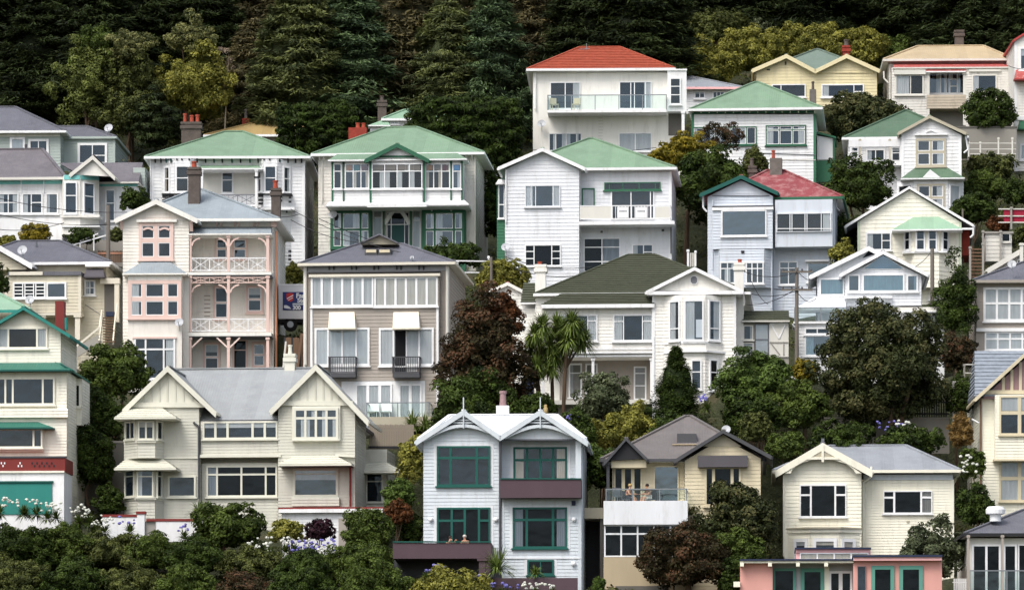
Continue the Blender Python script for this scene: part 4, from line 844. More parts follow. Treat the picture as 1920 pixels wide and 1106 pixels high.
h.box('bay', 598, 690, 1104, 1080, -.7, 0, 'stone', own=False); h.boards(h.mb('bay','stone'), h.face(-.7), [(h.face(-.7).uv(598,0)[0], -.8), (h.face(-.7).uv(598,0)[0], h.face(-.7).uv(0,690)[1]), (h.face(-.7).uv(1104,0)[0], h.face(-.7).uv(0,690)[1]), (h.face(-.7).uv(1104,0)[0], -.8)], .17)
h.win(-.7, 630, 700, 1090, 904, '1:.24,.76 2.8:.24,.76 2.8:.24,.76 1.1:.24,.76', 'stone_trim', .1, .1, cur='l', dark='interior_black')
for k in range(12): h.box('rafter_end', 560+k*48, 408, 568+k*48, 416, -.85, -.1, 'charcoal')
h.z = Z2
h.wall([(168,310),(397,74),(637,320)], d=-1.2, D=5, mat='stone', b=.17); h.gable(397, 44, 122, 322, 716, 386, d=-1.2, D=5.5, mat='iron_grey', trim='stone_trim', bw=.32)
h.area('gable_panel', -1.2, [(190,285),(397,84),(600,285)], .03, .07, 'stone_trim'); h.stroke('gable_rail', -1.2, [(172,280),(625,280)], .26, .03, .16, 'stone_trim')
for x in (250,298,346,397,445,492,540): y = 285-(201*(1-abs(x-397)/207)); h.stroke('gable_batten', -1.2, [(x,272),(x,max(96,y+6))], .1, .07, .1, 'stone')
h.box('window_box', 252, 296, 546, 512, -1.45, -1.2, 'stone_trim'); h.win(-1.45, 262, 308, 536, 500, '1:.27,.73 1:.27,.73 1:.27,.73 1:.27,.73', 'stone_trim', .14, .13, cur='m')
h.stroke('flare_band', -1.2, [(520,598),(640,604)], .12, .0, .3, 'stone_trim'); h.shed(272, 512, 598, 170, 612, 650, -1.2, -2.6, 'stone_trim', n=4, name='hood'); h.box('hood_edge', 170, 650, 612, 660, -2.6, -1.2, 'charcoal')
h.win(-1.2, 258, 674, 536, 852, '1:.12,.88', 'stone_trim', .14, cur='b'); h.box('sill_box', 250, 858, 540, 905, -1.6, -1.2, 'stone', b=.17); h.pipe([(608,655,-1.4),(608,908,-1.4)], .06, 'maroon')
h.wall([(640,560),(832,560)], d=4, D=4, mat='stone', b=.17); h.shed(702, 828, 640, 690, 925, 694, 4, 2.7, 'stone_trim', n=4, name='porch_roof'); h.win(4, 700, 700, 812, 890, '1:.25,.75', 'stone_trim', .12, cur='', sill=False, dark='interior_black')
h.chim(206, 268, -20, 85, 4.5, 'stone_trim', [(222,250,-80)], 'stone_trim')
h.box('garage_roof', 168, 912, 822, 922, -4.4, -1.2, 'maroon'); h.box('garage_fascia', 172, 922, 820, 944, -4.5, -1.2, 'trim_white'); h.wall([(192,946),(566,946)], d=-4.2, D=3, mat='white', b=.17); h.wall([(536,980),(590,980)], d=-4.28, D=.2, mat='taupe', b=0)
h.done()

# ---- teal gables, left edge
h = House('house', 'tall cream house with teal edged gable and skirt roof above a teal garage door', 258, 70, 975, 3, ZA, 8)
h.hip(-330, 150, 82, -230, -50, -20, d=4, D=7, mat='iron_mint', gut='teal')
h.wall([(-90,190),(115,84),(300,184)], mat='pale_cream', b=.17, D=6); h.gable(115, 68, -115, 208, 345, 208, mat='iron_teal', trim='teal', bw=.16, D=6, ov=.5)
h.win(0, -10, 168, 236, 274, '.35 1.2 .35', 'pale_cream', .1, .1, cur='lr'); h.stroke('gable_rail', 0, [(-60,166),(262,166)], .06, .02, .08, 'pale_cream')
h.wall([(-240,384),(330,384)], d=-.6, D=7, mat='pale_cream', b=.17); h.shed(-230, 300, 342, -260, 345, 376, 0, -1.2, 'iron_teal', trim='teal_dark', name='skirt_roof')
m = MB(); e = h.face(-1.2).uv(345,376); m.slab([(e[0]-1.0, 0, e[1]+.55), (e[0]+.1, -1.2, e[1]+.02), (e[0]+.1, 6, e[1]+.02), (e[0]-1.0, 6, e[1]+.55)], .1); h.own('skirt_roof', 'iron_teal', m)
h.win(-.6, -180, 416, 272, 552, '.5 1.5 .3 1.5 .5', 'pale_cream', .1, .1, cur=''); h.box('flare', -240, 570, 335, 612, -.85, -.6, 'pale_cream', b=.17)
h.box('side_bay', 336, 420, 404, 650, 3, 6, 'pale_cream', b=.17); h.win(3, 345, 448, 398, 562, '.7 1', 'pale_cream', .08, cur='', dark='interior_black'); 
h.box('lower_wall', -240, 614, 320, 900, -.5, 6, 'pale_cream', b=.17); h.shed(-120, 175, 630, -140, 258, 660, -.5, -1.4, 'iron_teal', trim='teal_dark', name='window_hood'); h.box('window_box', -100, 664, 212, 778, -.9, -.5, 'pale_cream'); h.win(-.9, -20, 668, 210, 762, '1.2 .22', 'pale_cream', .08, .1, cur='')
h.panel('side_panel', -.5, 320, 640, 330, 800, -3, .0, 'maroon')
h.box('terrace', -240, 812, 322, 880, -3.4, -.5, 'maroon'); h.box('terrace_coping', -240, 803, 326, 812, -3.45, -3.1, 'charcoal')
for k in range(10): h.panel('brick_vent', -3.4, 155+k*12, 832+(k%2)*14, 163+k*12, 842+(k%2)*14, .0, .02, 'black_trim')
for k in range(6): h.panel('brick_vent', -3.4, 4+k*8+(k//3)*60, 832+(k%2)*14, 10+k*8+(k//3)*60, 842+(k%2)*14, .0, .02, 'sign_white')
h.box('garage_wall', -240, 878, 316, 1180, -3.38, -.5, 'trim_white'); h.panel('garage_door', -3.38, -200, 935, 258, 1090, .0, .06, 'teal'); h.panel('painted_door_shadow', -3.38, -200, 926, 264, 934, .0, .14, 'teal_dark'); h.panel('garage_lintel', -3.38, -240, 876, 318, 886, .0, .1, 'pale_cream')  # dark teal strip painted in as the shadow over the garage door
h.chim(272, 316, 38, 150, 1.5, 'maroon', cap=False); h.pipe([(327,120,1),(327,180,1)], .09, 'teal'); h.pipe([(368,385,-1),(300,350,-1)], .05, 'teal_dark')
h.done()

# ---- pale blue twin gables with teal windows
h = House('house', 'pale blue twin-gabled house with teal windows, white roof and dark plum balconies', 250, 940, 1092, 2.5, ZC, 9)
h.wall([(178,268),(405,128),(612,245)], mat='grey_blue', b=.19, sides='l'); h.wall([(612,245),(840,128),(1085,268)], d=.9, D=8, mat='grey_blue', b=.19, sides='r')
h.gable(405, 88, 136, 262, 614, 236, D=9, mat='iron_white', trim='grey_blue', bw=.26, ov=.45); h.gable(840, 88, 612, 236, 1108, 268, D=9, mat='iron_white', trim='grey_blue', bw=.26, ov=.45)
h.hip(150, 1095, 250, 330, 930, 116, d=1.6, D=6, mat='iron_white', gut='grey_blue', ov=.2)
for x0, x1, y0, y1 in ((172,612,262,240),(636,1075,244,262)): h.stroke('arch_board', -.3, arc(x0,y0,x1,y1,75,14), .17, .0, .12, 'grey_blue')
for xa in (405, 840):
    for y, w in ((128,45),(143,75),(158,105)): h.stroke('gable_slat', -.3, [(xa-w,y),(xa+w,y)], .07, .0, .08, 'grey_blue')
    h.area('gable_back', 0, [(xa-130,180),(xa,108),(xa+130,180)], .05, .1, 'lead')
    h.beam('finial', (xa,14,-.5), (xa,190,-.5), .06, .06, 'grey_blue')
h.area('gable_front', 0, [(640,250),(700,208),(770,182),(840,174),(915,182),(985,208),(1060,256)], -.15, .02, 'grey_blue'); h.stroke('balcony_beam', 0, [(636,254),(1045,254)], .07, -.2, .06, 'lead')
h.wall([(622,588),(1070,588)], d=0, D=1, mat='grey_blue', b=.19, corner='grey_blue')
h.box('balcony', 613, 476, 1072, 582, -.9, .9, 'plum'); h.beam('handrail', (613,475,-.9), (1072,475,-.9), .12, .06, 'teal_dark'); h.panel('side_wall', 0, 1040, 256, 1072, 476, -.9, .0, 'grey_blue')
def trimwin(d, x0, y0, x1, y1, **k): h.panel('window_surround', d, x0-17, y0-12, x1+17, y1+6, .0, .035, 'white_cool'); return h.win(d, x0, y0, x1, y1, mat='teal_dark', fr=.1, **k)
trimwin(0, 254, 290, 558, 517, spec='.65:.26,.74 1.45:.26,.74 .65:.26,.74', mu=.13, cur=''); trimwin(.9, 688, 296, 992, 490, spec='1:.35,.65 1:.35,.65 1:.35,.65 1:.35,.65', mu=.12, cur='lr')
trimwin(0, 684, 637, 992, 868, spec='.6:.27,.73 1.3:.27,.73 .6:.27,.73', mu=.13, cur='lr', dark='interior_black'); trimwin(0, 254, 638, 558, 900, spec='1:.25,.75 .9:.25,.75 1 .7:.25,.75', mu=.12, cur='', dark='interior_black', sill=False)
trimwin(0, 766, 934, 918, 1020, spec='1 1', cur='', dark='interior_black')
h.stroke('band', 0, [(622,924),(1068,924)], .08, .0, .07, 'white_cool'); h.pipe([(613,250,-.1),(613,920,-.1)], .07, 'charcoal'); h.panel('meter_box', 0, 1018, 600, 1040, 626, .0, .12, 'navy')
for x, y in ((220,705),(588,705),(1030,705),(1028,956)):
    p = h.P(x, y, -.1); m = MB(); m.lathe(p-Vector((0,0,.13)), [(.02,0),(.1,.04),(.14,.13),(.1,.22),(.02,.26)], 12); h.own('wall_lamp', 'sign_white', m, smooth=True)
h.box('deck', 5, 838, 562, 926, -2.6, 0, 'plum'); h.beam('handrail', (5,832,-2.6), (562,832,-2.6), .14, .06, 'teal_dark'); h.post(512, 926, 1120, -2.4, .35, 'plum'); h.post(545, 926, 1120, -2.4, .25, 'plum')
h.panel('carport_shade_panel', 0, 10, 926, 620, 1120, .03, .06, 'charcoal')  # charcoal sheet over the house wall paints the shade inside the carport
h.box('side_wing', 5, 926, 178, 1130, .05, 3, 'charcoal')
h.box('planter_wall', 540, 1036, 1052, 1130, -2, -1.7, 'plum')
h.pipe([(1095,275,.2),(1075,300,.6),(1075,700,.6)], .05, 'grey_blue')
h.chim(590, 662, 60, 130, 6, 'white', [(606,648,-25)], 'mauve', cap=False)
h.done()

# ---- tan house with deck
h = House('house', 'tan weatherboard house with charcoal edged gables and a glass railed deck where two people sit', 251, 1280, 1112, 3, ZD, 9)
h.hip(118, 1095, 318, 625, 655, 62, d=1, D=9, mat='iron_dull', gut='charcoal', ov=.4)
h.wall([(620,330),(848,196),(1075,316)], mat='tan', b=.2, D=8); h.gable(850, 148, 562, 328, 1138, 306, mat='iron_dull', trim='charcoal', bw=.17, D=5, ov=.5)
h.area('gable_panel', 0, [(728,246),(850,172),(962,246)], .03, .06, 'olive_stone'); h.box('blind_box', 698, 300, 996, 368, -.5, 0, 'awning_dark'); h.win(0, 738, 366, 958, 604, '.45 1.3 .45', 'tan', .12, .16, cur='', dark='interior_black')
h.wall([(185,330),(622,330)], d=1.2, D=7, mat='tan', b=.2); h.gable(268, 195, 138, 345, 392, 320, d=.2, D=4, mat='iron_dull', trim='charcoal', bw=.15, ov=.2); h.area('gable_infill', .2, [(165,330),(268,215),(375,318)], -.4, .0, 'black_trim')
h.panel('deck_beam', .4, 180, 322, 390, 372, -.3, .0, 'tan'); h.post(160, 340, 570, .3, .16, 'charcoal')
h.win(1.2, 196, 372, 364, 590, '1 1 1', 'tan', .08, .18, cur='', dark='interior_black', sill=False); h.win(1.2, 434, 362, 584, 590, '1', 'tan', .06, cur='', glass='glass_blue', sill=False)
h.box('deck', 133, 570, 637, 712, -1.3, 1.2, 'concrete', own=True).data.materials[0] = MATS['white_cool']; h.rail(148, 630, 497, 570, -1.25, 'glass', 'steel', side=2.2)
h.wall([(136,714),(640,714)], d=-1.0, D=3, mat='white_cool', b=0); h.win(-1, 138, 714, 636, 906, '1:.25,.75 1:.25,.75 1:.25,.75 1:.25,.75 1:.25,.75', 'white_cool', .07, .09, cur='', dark='interior_black', sill=False)
h.wall([(133,908),(640,908)], d=-1.35, D=3, mat='tan_wall', b=0); h.panel('garage_door', -1.35, 204, 1080, 520, 1300, .0, .05, 'concrete_dark')
h.box('skylight', 574, 168, 690, 226, 2.4, 3.6, 'charcoal'); h.box('skylight_flashing', 545, 230, 690, 236, 2.0, 2.4, 'tan_wall')
h.dish(868, 146, 28, 3); h.done()
h = House('porch', 'pale concrete lintel and dark passage between the pale blue and tan houses', 252, 1110, 1112, 0, ZD, 3, cat='porch')
h.box('lintel', 2, 612, 130, 676, -.2, 2.6, 'olive_stone'); h.box('side_wall', -8, 676, 4, 1200, 0, 2.6, 'concrete_dark'); h.box('passage_shade_wall', 4, 676, 112, 1200, 2.4, 2.6, 'black_trim'); h.box('side_wall', 112, 676, 130, 1200, 0, 2.6, 'concrete_dark'); h.done()  # black sheet at the back paints the darkness of the passage

# ---- cream house with arched bargeboard
h = House('house', 'ivory weatherboard house with arched bargeboard gable and pale slate roof above the pink flat-roofed building', 256, 1625, 1075, 3, ZE, 9)
h.wall([(376,290),(645,116),(916,290)], d=-1, D=7, mat='ivory', b=.2); h.gable(645, 78, 316, 274, 990, 272, d=-1, D=5.5, mat='iron_cool', trim='ivory', bw=.36, ov=.45)
h.wall([(916,330),(1560,330)], mat='ivory', b=.15, corner='ivory'); h.hip(300, 1602, 264, 695, 1225, 95, mat='iron_cool', gut='ivory')
h.panel('frieze', 0, 930, 296, 1556, 334, .03, .06, 'grey_blue')
h.area('arch_panel', -1.4, [(380,288),(420,288),(432,262),(480,222),(560,196),(645,186),(730,196),(810,222),(862,262),(876,288),(916,288),(645,104)][::-1], -.03, .06, 'ivory')
h.area('gable_recess', -1.4, [(560,172),(645,128),(735,172)], .06, .075, 'olive_stone'); h.stroke('collar_tie', -1.4, [(540,184),(755,184)], .12, .06, .14, 'ivory'); h.stroke('king_post', -1.4, [(645,90),(645,210)], .13, .07, .16, 'ivory')
h.beam('finial', (645,44,-1.4), (645,90,-1.4), .16, .16, 'lead')
h.win(-1, 484, 368, 810, 594, '1:.29,.71 2.5 1:.29,.71', fr=.06, mu=.1, cur='', dark='interior_black'); h.win(0, 1068, 410, 1412, 570, '1:.25,.75 2.8 1:.25,.75', fr=.06, mu=.11, cur='r', dark='interior_black')
fs = h.bay(402, 560, 762, 905, 702, 1100, -1, .7, 'ivory', b=.2); h.bay(390, 552, 770, 918, 672, 700, -1, .85, 'ivory', b=0); h.bay(385, 550, 772, 922, 662, 672, -1, 1.0, 'olive_stone', b=0)
h.win(fs[1], 575, 742, 745, 900, '1', fr=.18, cur='b'); h.win(fs[0], 445, 745, 545, 900, '1', fr=.18, cur='b'); h.win(fs[2], 770, 745, 870, 900, '1', fr=.18, cur='b')
h.pipe([(985,240,-.3),(985,310,-.3),(930,350,-.3),(930,900,-.15)], .06, 'ivory'); h.panel('wall_vent', 0, 1232, 618, 1252, 632, .02, .06, 'olive_stone'); h.pipe([(372,300,-1.1),(372,870,-1.1)], .05, 'ivory')
h.done()
# ---- pink flat-roofed building
h = House('flat_roofed_house', 'pink flat-roofed building with jade framed windows at the bottom edge', 245, 1580, 1140, 3, ZE, 8)
h.wall([(292,912),(862,912)], d=.6, mat='grey_trim', b=0); h.wall([(66,912),(294,912)], d=0, mat='pink_wall', b=0); h.wall([(858,896),(1480,896)], d=-.4, D=8, mat='pink_wall', b=0)
h.box('roof_slab', 62, 886, 862, 898, -.6, 8, 'navy'); h.box('roof_fascia', 64, 899, 862, 914, -.5, 7.9, 'ivory'); h.box('roof_slab', 856, 858, 1484, 872, -.9, 8, 'navy'); h.box('roof_fascia', 860, 873, 1480, 897, -.8, 7.9, 'pink_trim')
for x in (66, 262, 458, 656): h.box('rafter_end', x, 914, x+26, 938, -.6, .6, 'ivory')
h.box('clerestory', 456, 826, 980, 892, 2.5, 6, 'pink_trim'); h.box('clerestory_roof', 450, 806, 984, 816, 2.2, 6.3, 'navy'); h.box('clerestory_fascia', 456, 816, 980, 842, 2.4, 6, 'pink_trim'); h.win(2.5, 485, 844, 965, 892, '1 1 1 1', fr=.05, mu=.07, cur='f')
for d, x0, x1, m_ in ((.6,294,456,'jade'),(.6,490,656,'jade'),(-.4,984,1146,'jade'),(-.4,1180,1346,'jade')): h.win(d, x0, 952 if d > 0 else 934, x1, 1240, '1', m_, .2 if x0 != 294 else .14, cur='', dark='interior_black', sill=False)
h.win(.6, 688, 972, 852, 1240, '1 1', 'white', .12, .2, cur='', dark='interior_black', sill=False); h.win(-.4, 888, 938, 946, 1240, '1', 'lead', .03, cur='', sill=False); h.panel('door_frame', .6, 655, 940, 690, 1240, .0, .08, 'ivory')
h.box('beam_end', 20, 1045, 66, 1082, -.3, .3, 'ivory'); h.done()
# ---- right edge: cream tudor and grey-roofed cottage
h = House('house', 'cream house with blue slate roof and mauve half-timbered gable', 262, 1885, 982, 1, ZH, 9)
h.wall([(138,252),(700,252)], mat='ivory', b=.17, corner='beige_trim'); h.gable(420, -24, 116, 254, 730, 254, mat='slate_blue', trim='tan', bw=.2, D=5, ov=.5, d=-.3)
h.wall([(150,252),(420,0),(690,252)], d=-.3, D=2, mat='mauve', b=0, yb=254); h.stroke('gable_rail', -.3, [(150,226),(690,226)], .22, .0, .12, 'tan')
for x in (240, 278, 316, 350, 390, 430): h.stroke('gable_batten', -.3, [(x, 222), (x, max(40, 222-(x-165)*.86))], .16, .02, .08, 'tan')
h.shed(112, 430, 42, 112, 430, 236, 4.5, -.35, 'slate_blue', n=12)
h.box('oriel', 204, 238, 620, 528, -.8, 0, 'ivory', b=.17); h.box('oriel_edge', 198, 522, 626, 530, -.9, 0, 'tan'); h.win(-.8, 222, 242, 520, 416, '1:.42,.58 1.2:.42,.58 1.2:.42,.58', 'tan', .1, .2, cur='b'); h.win(0, 222, 530, 520, 712, '1:.42,.58 1.2:.42,.58 1.2:.42,.58', 'tan', .1, .2, cur='f')
h.pipe([(100,345,-.2),(130,362,-.2)], .05, 'trim_white'); h.pipe([(140,255,-.12),(140,640,-.12)], .05, 'timber_brown'); h.done()
h = House('cottage', 'cottage with dark grey hip roof and white French doors in the lower right corner', 246, 1870, 1125, 0, ZH, 7)
h.wall([(92,874),(700,874)], mat='old_white', b=0); h.hip(68, 640, 852, 330, 420, 748, mat='iron_slate', gut='black_trim', ov=.4)
for x in (84, 236, 390): h.post(x, 860, 1110, -.6, .12, 'taupe')
h.win(0, 100, 902, 228, 1120, '1 1', fr=.1, mu=.12, cur='', dark='interior_black', sill=False); h.win(0, 240, 902, 300, 1120, '1', fr=.1, cur='', dark='interior_black', sill=False); h.win(0, 305, 902, 420, 1120, '1', fr=.06, cur='', dark='interior_black', sill=False)
h.rail(92, 420, 1016, 1120, -.65, 'glass', 'steel'); 
p = h.P(205, 800, 1.0); m = MB(); m.lathe(p, [(.3,0),(.3,.35),(.5,.4),(.52,.62),(.4,.78),(.05,.8)], 14); h.own('roof_cowl', 'sign_white', m, smooth=False)
h.done()
# ================================================================= TERRAIN
ctrl = []
for h in HOUSES:
    c, s_ = math.cos(h.rz), math.sin(h.rz)
    if not h.foot: continue
    xl = min(f[0] for f in h.foot); xr = max(f[1] for f in h.foot)
    for u in (xl - .6, xl*.5 + xr*.5, xr + .6):
        for d, dz in ((-1.2, -.35), (h.D * .5, .15), (h.D + .6, .5)):
            ctrl.append((h.O.x + c*u - s_*d, h.O.y + s_*u + c*d, h.O.z + dz))
_t = W(575, 614, 282.5); ctrl += [(_t.x + u, 282.5 + v, _t.z) for u in (-1.5, 0, 1.5) for v in (-.6, 1, 2.6)]
ctrl = np.array(ctrl)
PY = [-200, 150, 200, 225, 240, 250, 260, 277, 299, 322, 336, 360, 400, 520, 900]; PZ = [-4, -4, 0, 6, 10.5, 13.2, 16.6, 25.5, 35, 46, 51, 61, 76, 122, 190]
def prof(y): return np.interp(y, PY, PZ)
cres = ctrl[:, 2] - prof(ctrl[:, 1])
def ground(x, y):
    x = np.atleast_1d(np.asarray(x, float)); y = np.atleast_1d(np.asarray(y, float)); out = np.zeros_like(x)
    for i in range(0, len(x), 4000):
        d2 = (x[i:i+4000, None]-ctrl[None, :, 0])**2 + (y[i:i+4000, None]-ctrl[None, :, 1])**2
        w = 1/(d2 + .6)**1.6; out[i:i+4000] = (w*cres).sum(1)/(w.sum(1) + .0012)
    return prof(y) + out
def gz(x, y): return float(ground(x, y)[0])
xs = np.concatenate([np.linspace(-500, -70, 20), np.arange(-64, 65, 1.0), np.linspace(70, 500, 20)]); ys = np.concatenate([np.linspace(-150, 215, 20), np.arange(222, 420, 1.0), np.linspace(430, 900, 20)])
GX, GY = np.meshgrid(xs, ys); GZ = ground(GX.ravel(), GY.ravel()) + (np.random.RandomState(2).rand(GX.size)-.5)*.12
me = bpy.data.meshes.new('hillside'); nx, ny = len(xs), len(ys)
co_ = np.column_stack([GX.ravel(), GY.ravel(), GZ]); idx = np.arange(nx*ny).reshape(ny, nx)
q = np.stack([idx[:-1, :-1], idx[:-1, 1:], idx[1:, 1:], idx[1:, :-1]], -1).reshape(-1, 4)
def fillmesh(me, V, Q):
    me.vertices.add(len(V)); me.vertices.foreach_set('co', np.ascontiguousarray(V, dtype=np.float32).ravel())
    me.loops.add(Q.size); me.loops.foreach_set('vertex_index', np.ascontiguousarray(Q, dtype=np.int32).ravel())
    me.polygons.add(len(Q)); me.polygons.foreach_set('loop_start', np.arange(0, Q.size, 4, dtype=np.int32))
    me.update(calc_edges=True)
fillmesh(me, co_, q); me.polygons.foreach_set('use_smooth', [True]*len(q))
m, nt, N, L = newmat('soil'); out = N('ShaderNodeOutputMaterial'); p = N('ShaderNodeBsdfPrincipled'); L(p.outputs[0], out.inputs[0]); tc = N('ShaderNodeTexCoord')
n1 = N('ShaderNodeTexNoise'); n1.inputs['Scale'].default_value = .6; n1.inputs['Detail'].default_value = 10; n1.inputs['Roughness'].default_value = .7; L(tc.outputs['Object'], n1.inputs[0])
r = N('ShaderNodeValToRGB'); e = r.color_ramp.elements; e[0].position = .35; e[0].color = lin('#23270f') + [1]; e[1].position = .65; e[1].color = lin('#45402a') + [1]; k = e.new(.5); k.color = lin('#2f351b') + [1]
L(n1.outputs[0], r.inputs[0]); L(r.outputs[0], p.inputs['Base Color']); p.inputs['Roughness'].default_value = .95
b = N('ShaderNodeBump'); b.inputs['Strength'].default_value = .8; b.inputs['Distance'].default_value = .3; n2 = N('ShaderNodeTexNoise'); n2.inputs['Scale'].default_value = 3; n2.inputs['Detail'].default_value = 8; L(tc.outputs['Object'], n2.inputs[0]); L(n2.outputs[0], b.inputs['Height']); L(b.outputs[0], p.inputs['Normal'])
me.materials.append(m); hill = bpy.data.objects.new('hillside', me); COL.objects.link(hill); hill['kind'] = 'structure'

# ================================================================= PLANTS
leafmat('leaf_conifer', '#424c34', '#8a9156'); leafmat('leaf_conifer_blue', '#3a4a38', '#748a5c'); leafmat('leaf_conifer_brown', '#454432', '#877d56'); leafmat('leaf_conifer_dark', '#1b2217', '#4c5932'); leafmat('leaf_hedge', '#141c0f', '#4a5c26'); leafmat('leaf_dark', '#1c2812', '#54662c'); leafmat('leaf_mid', '#2b3817', '#697a38'); leafmat('leaf_bright', '#2b3c1a', '#6f8540'); leafmat('leaf_willow', '#39421f', '#87904c')
leafmat('leaf_olive', '#4a4f22', '#aca851'); leafmat('leaf_gold', '#4a4a16', '#b09c38'); leafmat('leaf_brown', '#261d15', '#71503c', '#3f3c25'); leafmat('leaf_rust', '#33200f', '#7d5234'); leafmat('leaf_pohutukawa', '#22291a', '#6d6a45', '#454d2c'); leafmat('leaf_grey', '#333a28', '#76805e'); leafmat('leaf_purple', '#1d1218', '#4a2e38')
leafmat('leaf_blade', '#34461c', '#95a858'); leafmat('leaf_straw', '#5a4526', '#a88a52'); leafmat('leaf_scrub', '#2a331a', '#747a42'); leafmat('leaf_pale', '#3c4427', '#9a9a62'); leafmat('leaf_dead', '#7d6f5e', '#c0ad98')
paint('petal_white', '#d6d7cc', rough=.7, var=.08, scale=9); paint('petal_violet', '#7672b8', rough=.7, var=.2, scale=9)
def unit(v): return v/np.maximum(np.linalg.norm(v, axis=-1, keepdims=True), 1e-9)
def leafquads(c, nrm, Ls, Ws, rs, along=None):
    n = len(c); t = rs.normal(size=(n, 3)) if along is None else along + rs.normal(size=(n, 3))*.25
    t = unit(t - nrm*(t*nrm).sum(1, keepdims=True)); b = np.cross(nrm, t)
    Ls = np.broadcast_to(np.asarray(Ls, float), (n,))[:, None]; Ws = np.broadcast_to(np.asarray(Ws, float), (n,))[:, None]
    V = np.stack([c - t*Ls/2, c + b*Ws/2 + t*Ls*.05, c + t*Ls/2, c - b*Ws/2 + t*Ls*.05], 1)
    return V.reshape(-1, 3)
_ico = None
def core(rx, ry, rz, rs, cz=0, k=.74):
    bm = bmesh.new(); bmesh.ops.create_icosphere(bm, subdivisions=3, radius=1)
    V = np.array([v.co[:] for v in bm.verts]); Fc = np.array([[v.index for v in f.verts] for f in bm.faces]); bm.free()
    ph = rs.rand(6)*6; d = 1 + .13*np.sin(V[:, 0]*5+ph[0])*np.sin(V[:, 1]*4+ph[1]) + .1*np.sin(V[:, 2]*7+ph[2])
    V = V*d[:, None]*k*np.array([rx, ry, rz]); V[:, 2] += cz
    return V, np.column_stack([Fc, Fc[:, 2]])
def mesh_from(name, parts, mat):
    """parts: list of (verts, quads or None, tones)"""
    VV, QQ, TT, n = [], [], [], 0
    for V, Q, T in parts:
        if Q is None: Q = np.arange(len(V)).reshape(-1, 4)
        VV.append(V); QQ.append(Q + n); TT.append(np.broadcast_to(T, (len(Q),))); n += len(V)
    V = np.concatenate(VV); Q = np.concatenate(QQ); T = np.concatenate(TT).astype(np.float32)
    me = bpy.data.meshes.new(name); tri = Q[:, 2] == Q[:, 3]
    # triangles of the inner mass and quads of the leaves
    order = np.concatenate([Q[tri][:, :3].ravel(), Q[~tri].ravel()]).astype(np.int32); nt_, nq = int(tri.sum()), int((~tri).sum())
    me.vertices.add(len(V)); me.vertices.foreach_set('co', np.ascontiguousarray(V, dtype=np.float32).ravel()); me.loops.add(len(order)); me.loops.foreach_set('vertex_index', order)
    me.polygons.add(nt_+nq); me.polygons.foreach_set('loop_start', np.concatenate([np.arange(nt_)*3, nt_*3 + np.arange(nq)*4]).astype(np.int32)); me.update(calc_edges=True)
    a = me.attributes.new('tone', 'FLOAT', 'FACE'); a.data.foreach_set('value', np.concatenate([T[tri], T[~tri]])); me.materials.append(MATS[mat]); return me
def bush_mesh(rx, ry, rz, mat, seed, leaf=.2, rcf=.21, cov=1.3, low=-.66, box=1.0, asp=.55, rough=.22, openness=0., flat=0.):
    rs = np.random.RandomState(seed); rm = (rx*ry*rz)**(1/3); M = int(6.2/rcf**2*(1-openness))
    d = unit(rs.normal(size=(M*2, 3))); d = d[d[:, 2] > low][:M]
    if box != 1: d = d/np.abs(d).max(1, keepdims=True)**box*.97
    ph = rs.rand(9)*6.3
    lob = 1 + rough*(np.sin(d[:, 0]*4.2+ph[0])*np.sin(d[:, 2]*3.7+ph[1]) + .6*np.sin(d[:, 0]*8+ph[2]+d[:, 2]*6) + .5*np.sin(d[:, 1]*6+ph[3])) * .8
    c = d*np.array([rx, ry, rz])*(lob*(rs.uniform(.72, .93, len(d)) if box == 1 else rs.uniform(.86, .96, len(d))))[:, None]
    parts = []
    if openness < .4:   # inner foliage
        kc = .66 if box == 1 else .8; di = unit(rs.normal(size=(int(4*math.pi*rm*rm*kc*kc/(leaf*leaf*2*asp*.5)*2.2), 3)))
        pi_ = (di/np.abs(di).max(1, keepdims=True)**box if box != 1 else di)*np.array([rx, ry, rz])*kc*rs.uniform(.8, 1.06, (len(di), 1))
        parts.append((leafquads(pi_, unit(di + rs.normal(size=di.shape)*.5), leaf*1.6, leaf*1.5*asp, rs), None, np.clip(rs.normal(.4, .2, len(di)), 0, 1)))
    for i in range(len(c)):
        rc = rm*rcf*rs.uniform(.65, 1.35); n = max(12, int(2*math.pi*rc*rc/(leaf*leaf*asp*.5)*cov*.62))
        dd = unit(rs.normal(size=(n, 3)) + unit(d[i][None])*.75 + np.array([0, 0, .25])); pos = c[i] + dd*rc*rs.uniform(.62, 1.08, (n, 1))*np.array([1.1, 1.1, .85-flat])
        nr = unit(dd + rs.normal(size=(n, 3))*.45 + np.array([0, 0, .35]))
        tone = np.clip(rs.uniform(.12, .85) + rs.normal(size=n)*.17, 0, 1)
        parts.append((leafquads(pos, nr, leaf*rs.uniform(.7, 1.35, n), leaf*asp*rs.uniform(.7, 1.3, n), rs), None, tone))
    return mesh_from('crown', parts, mat)
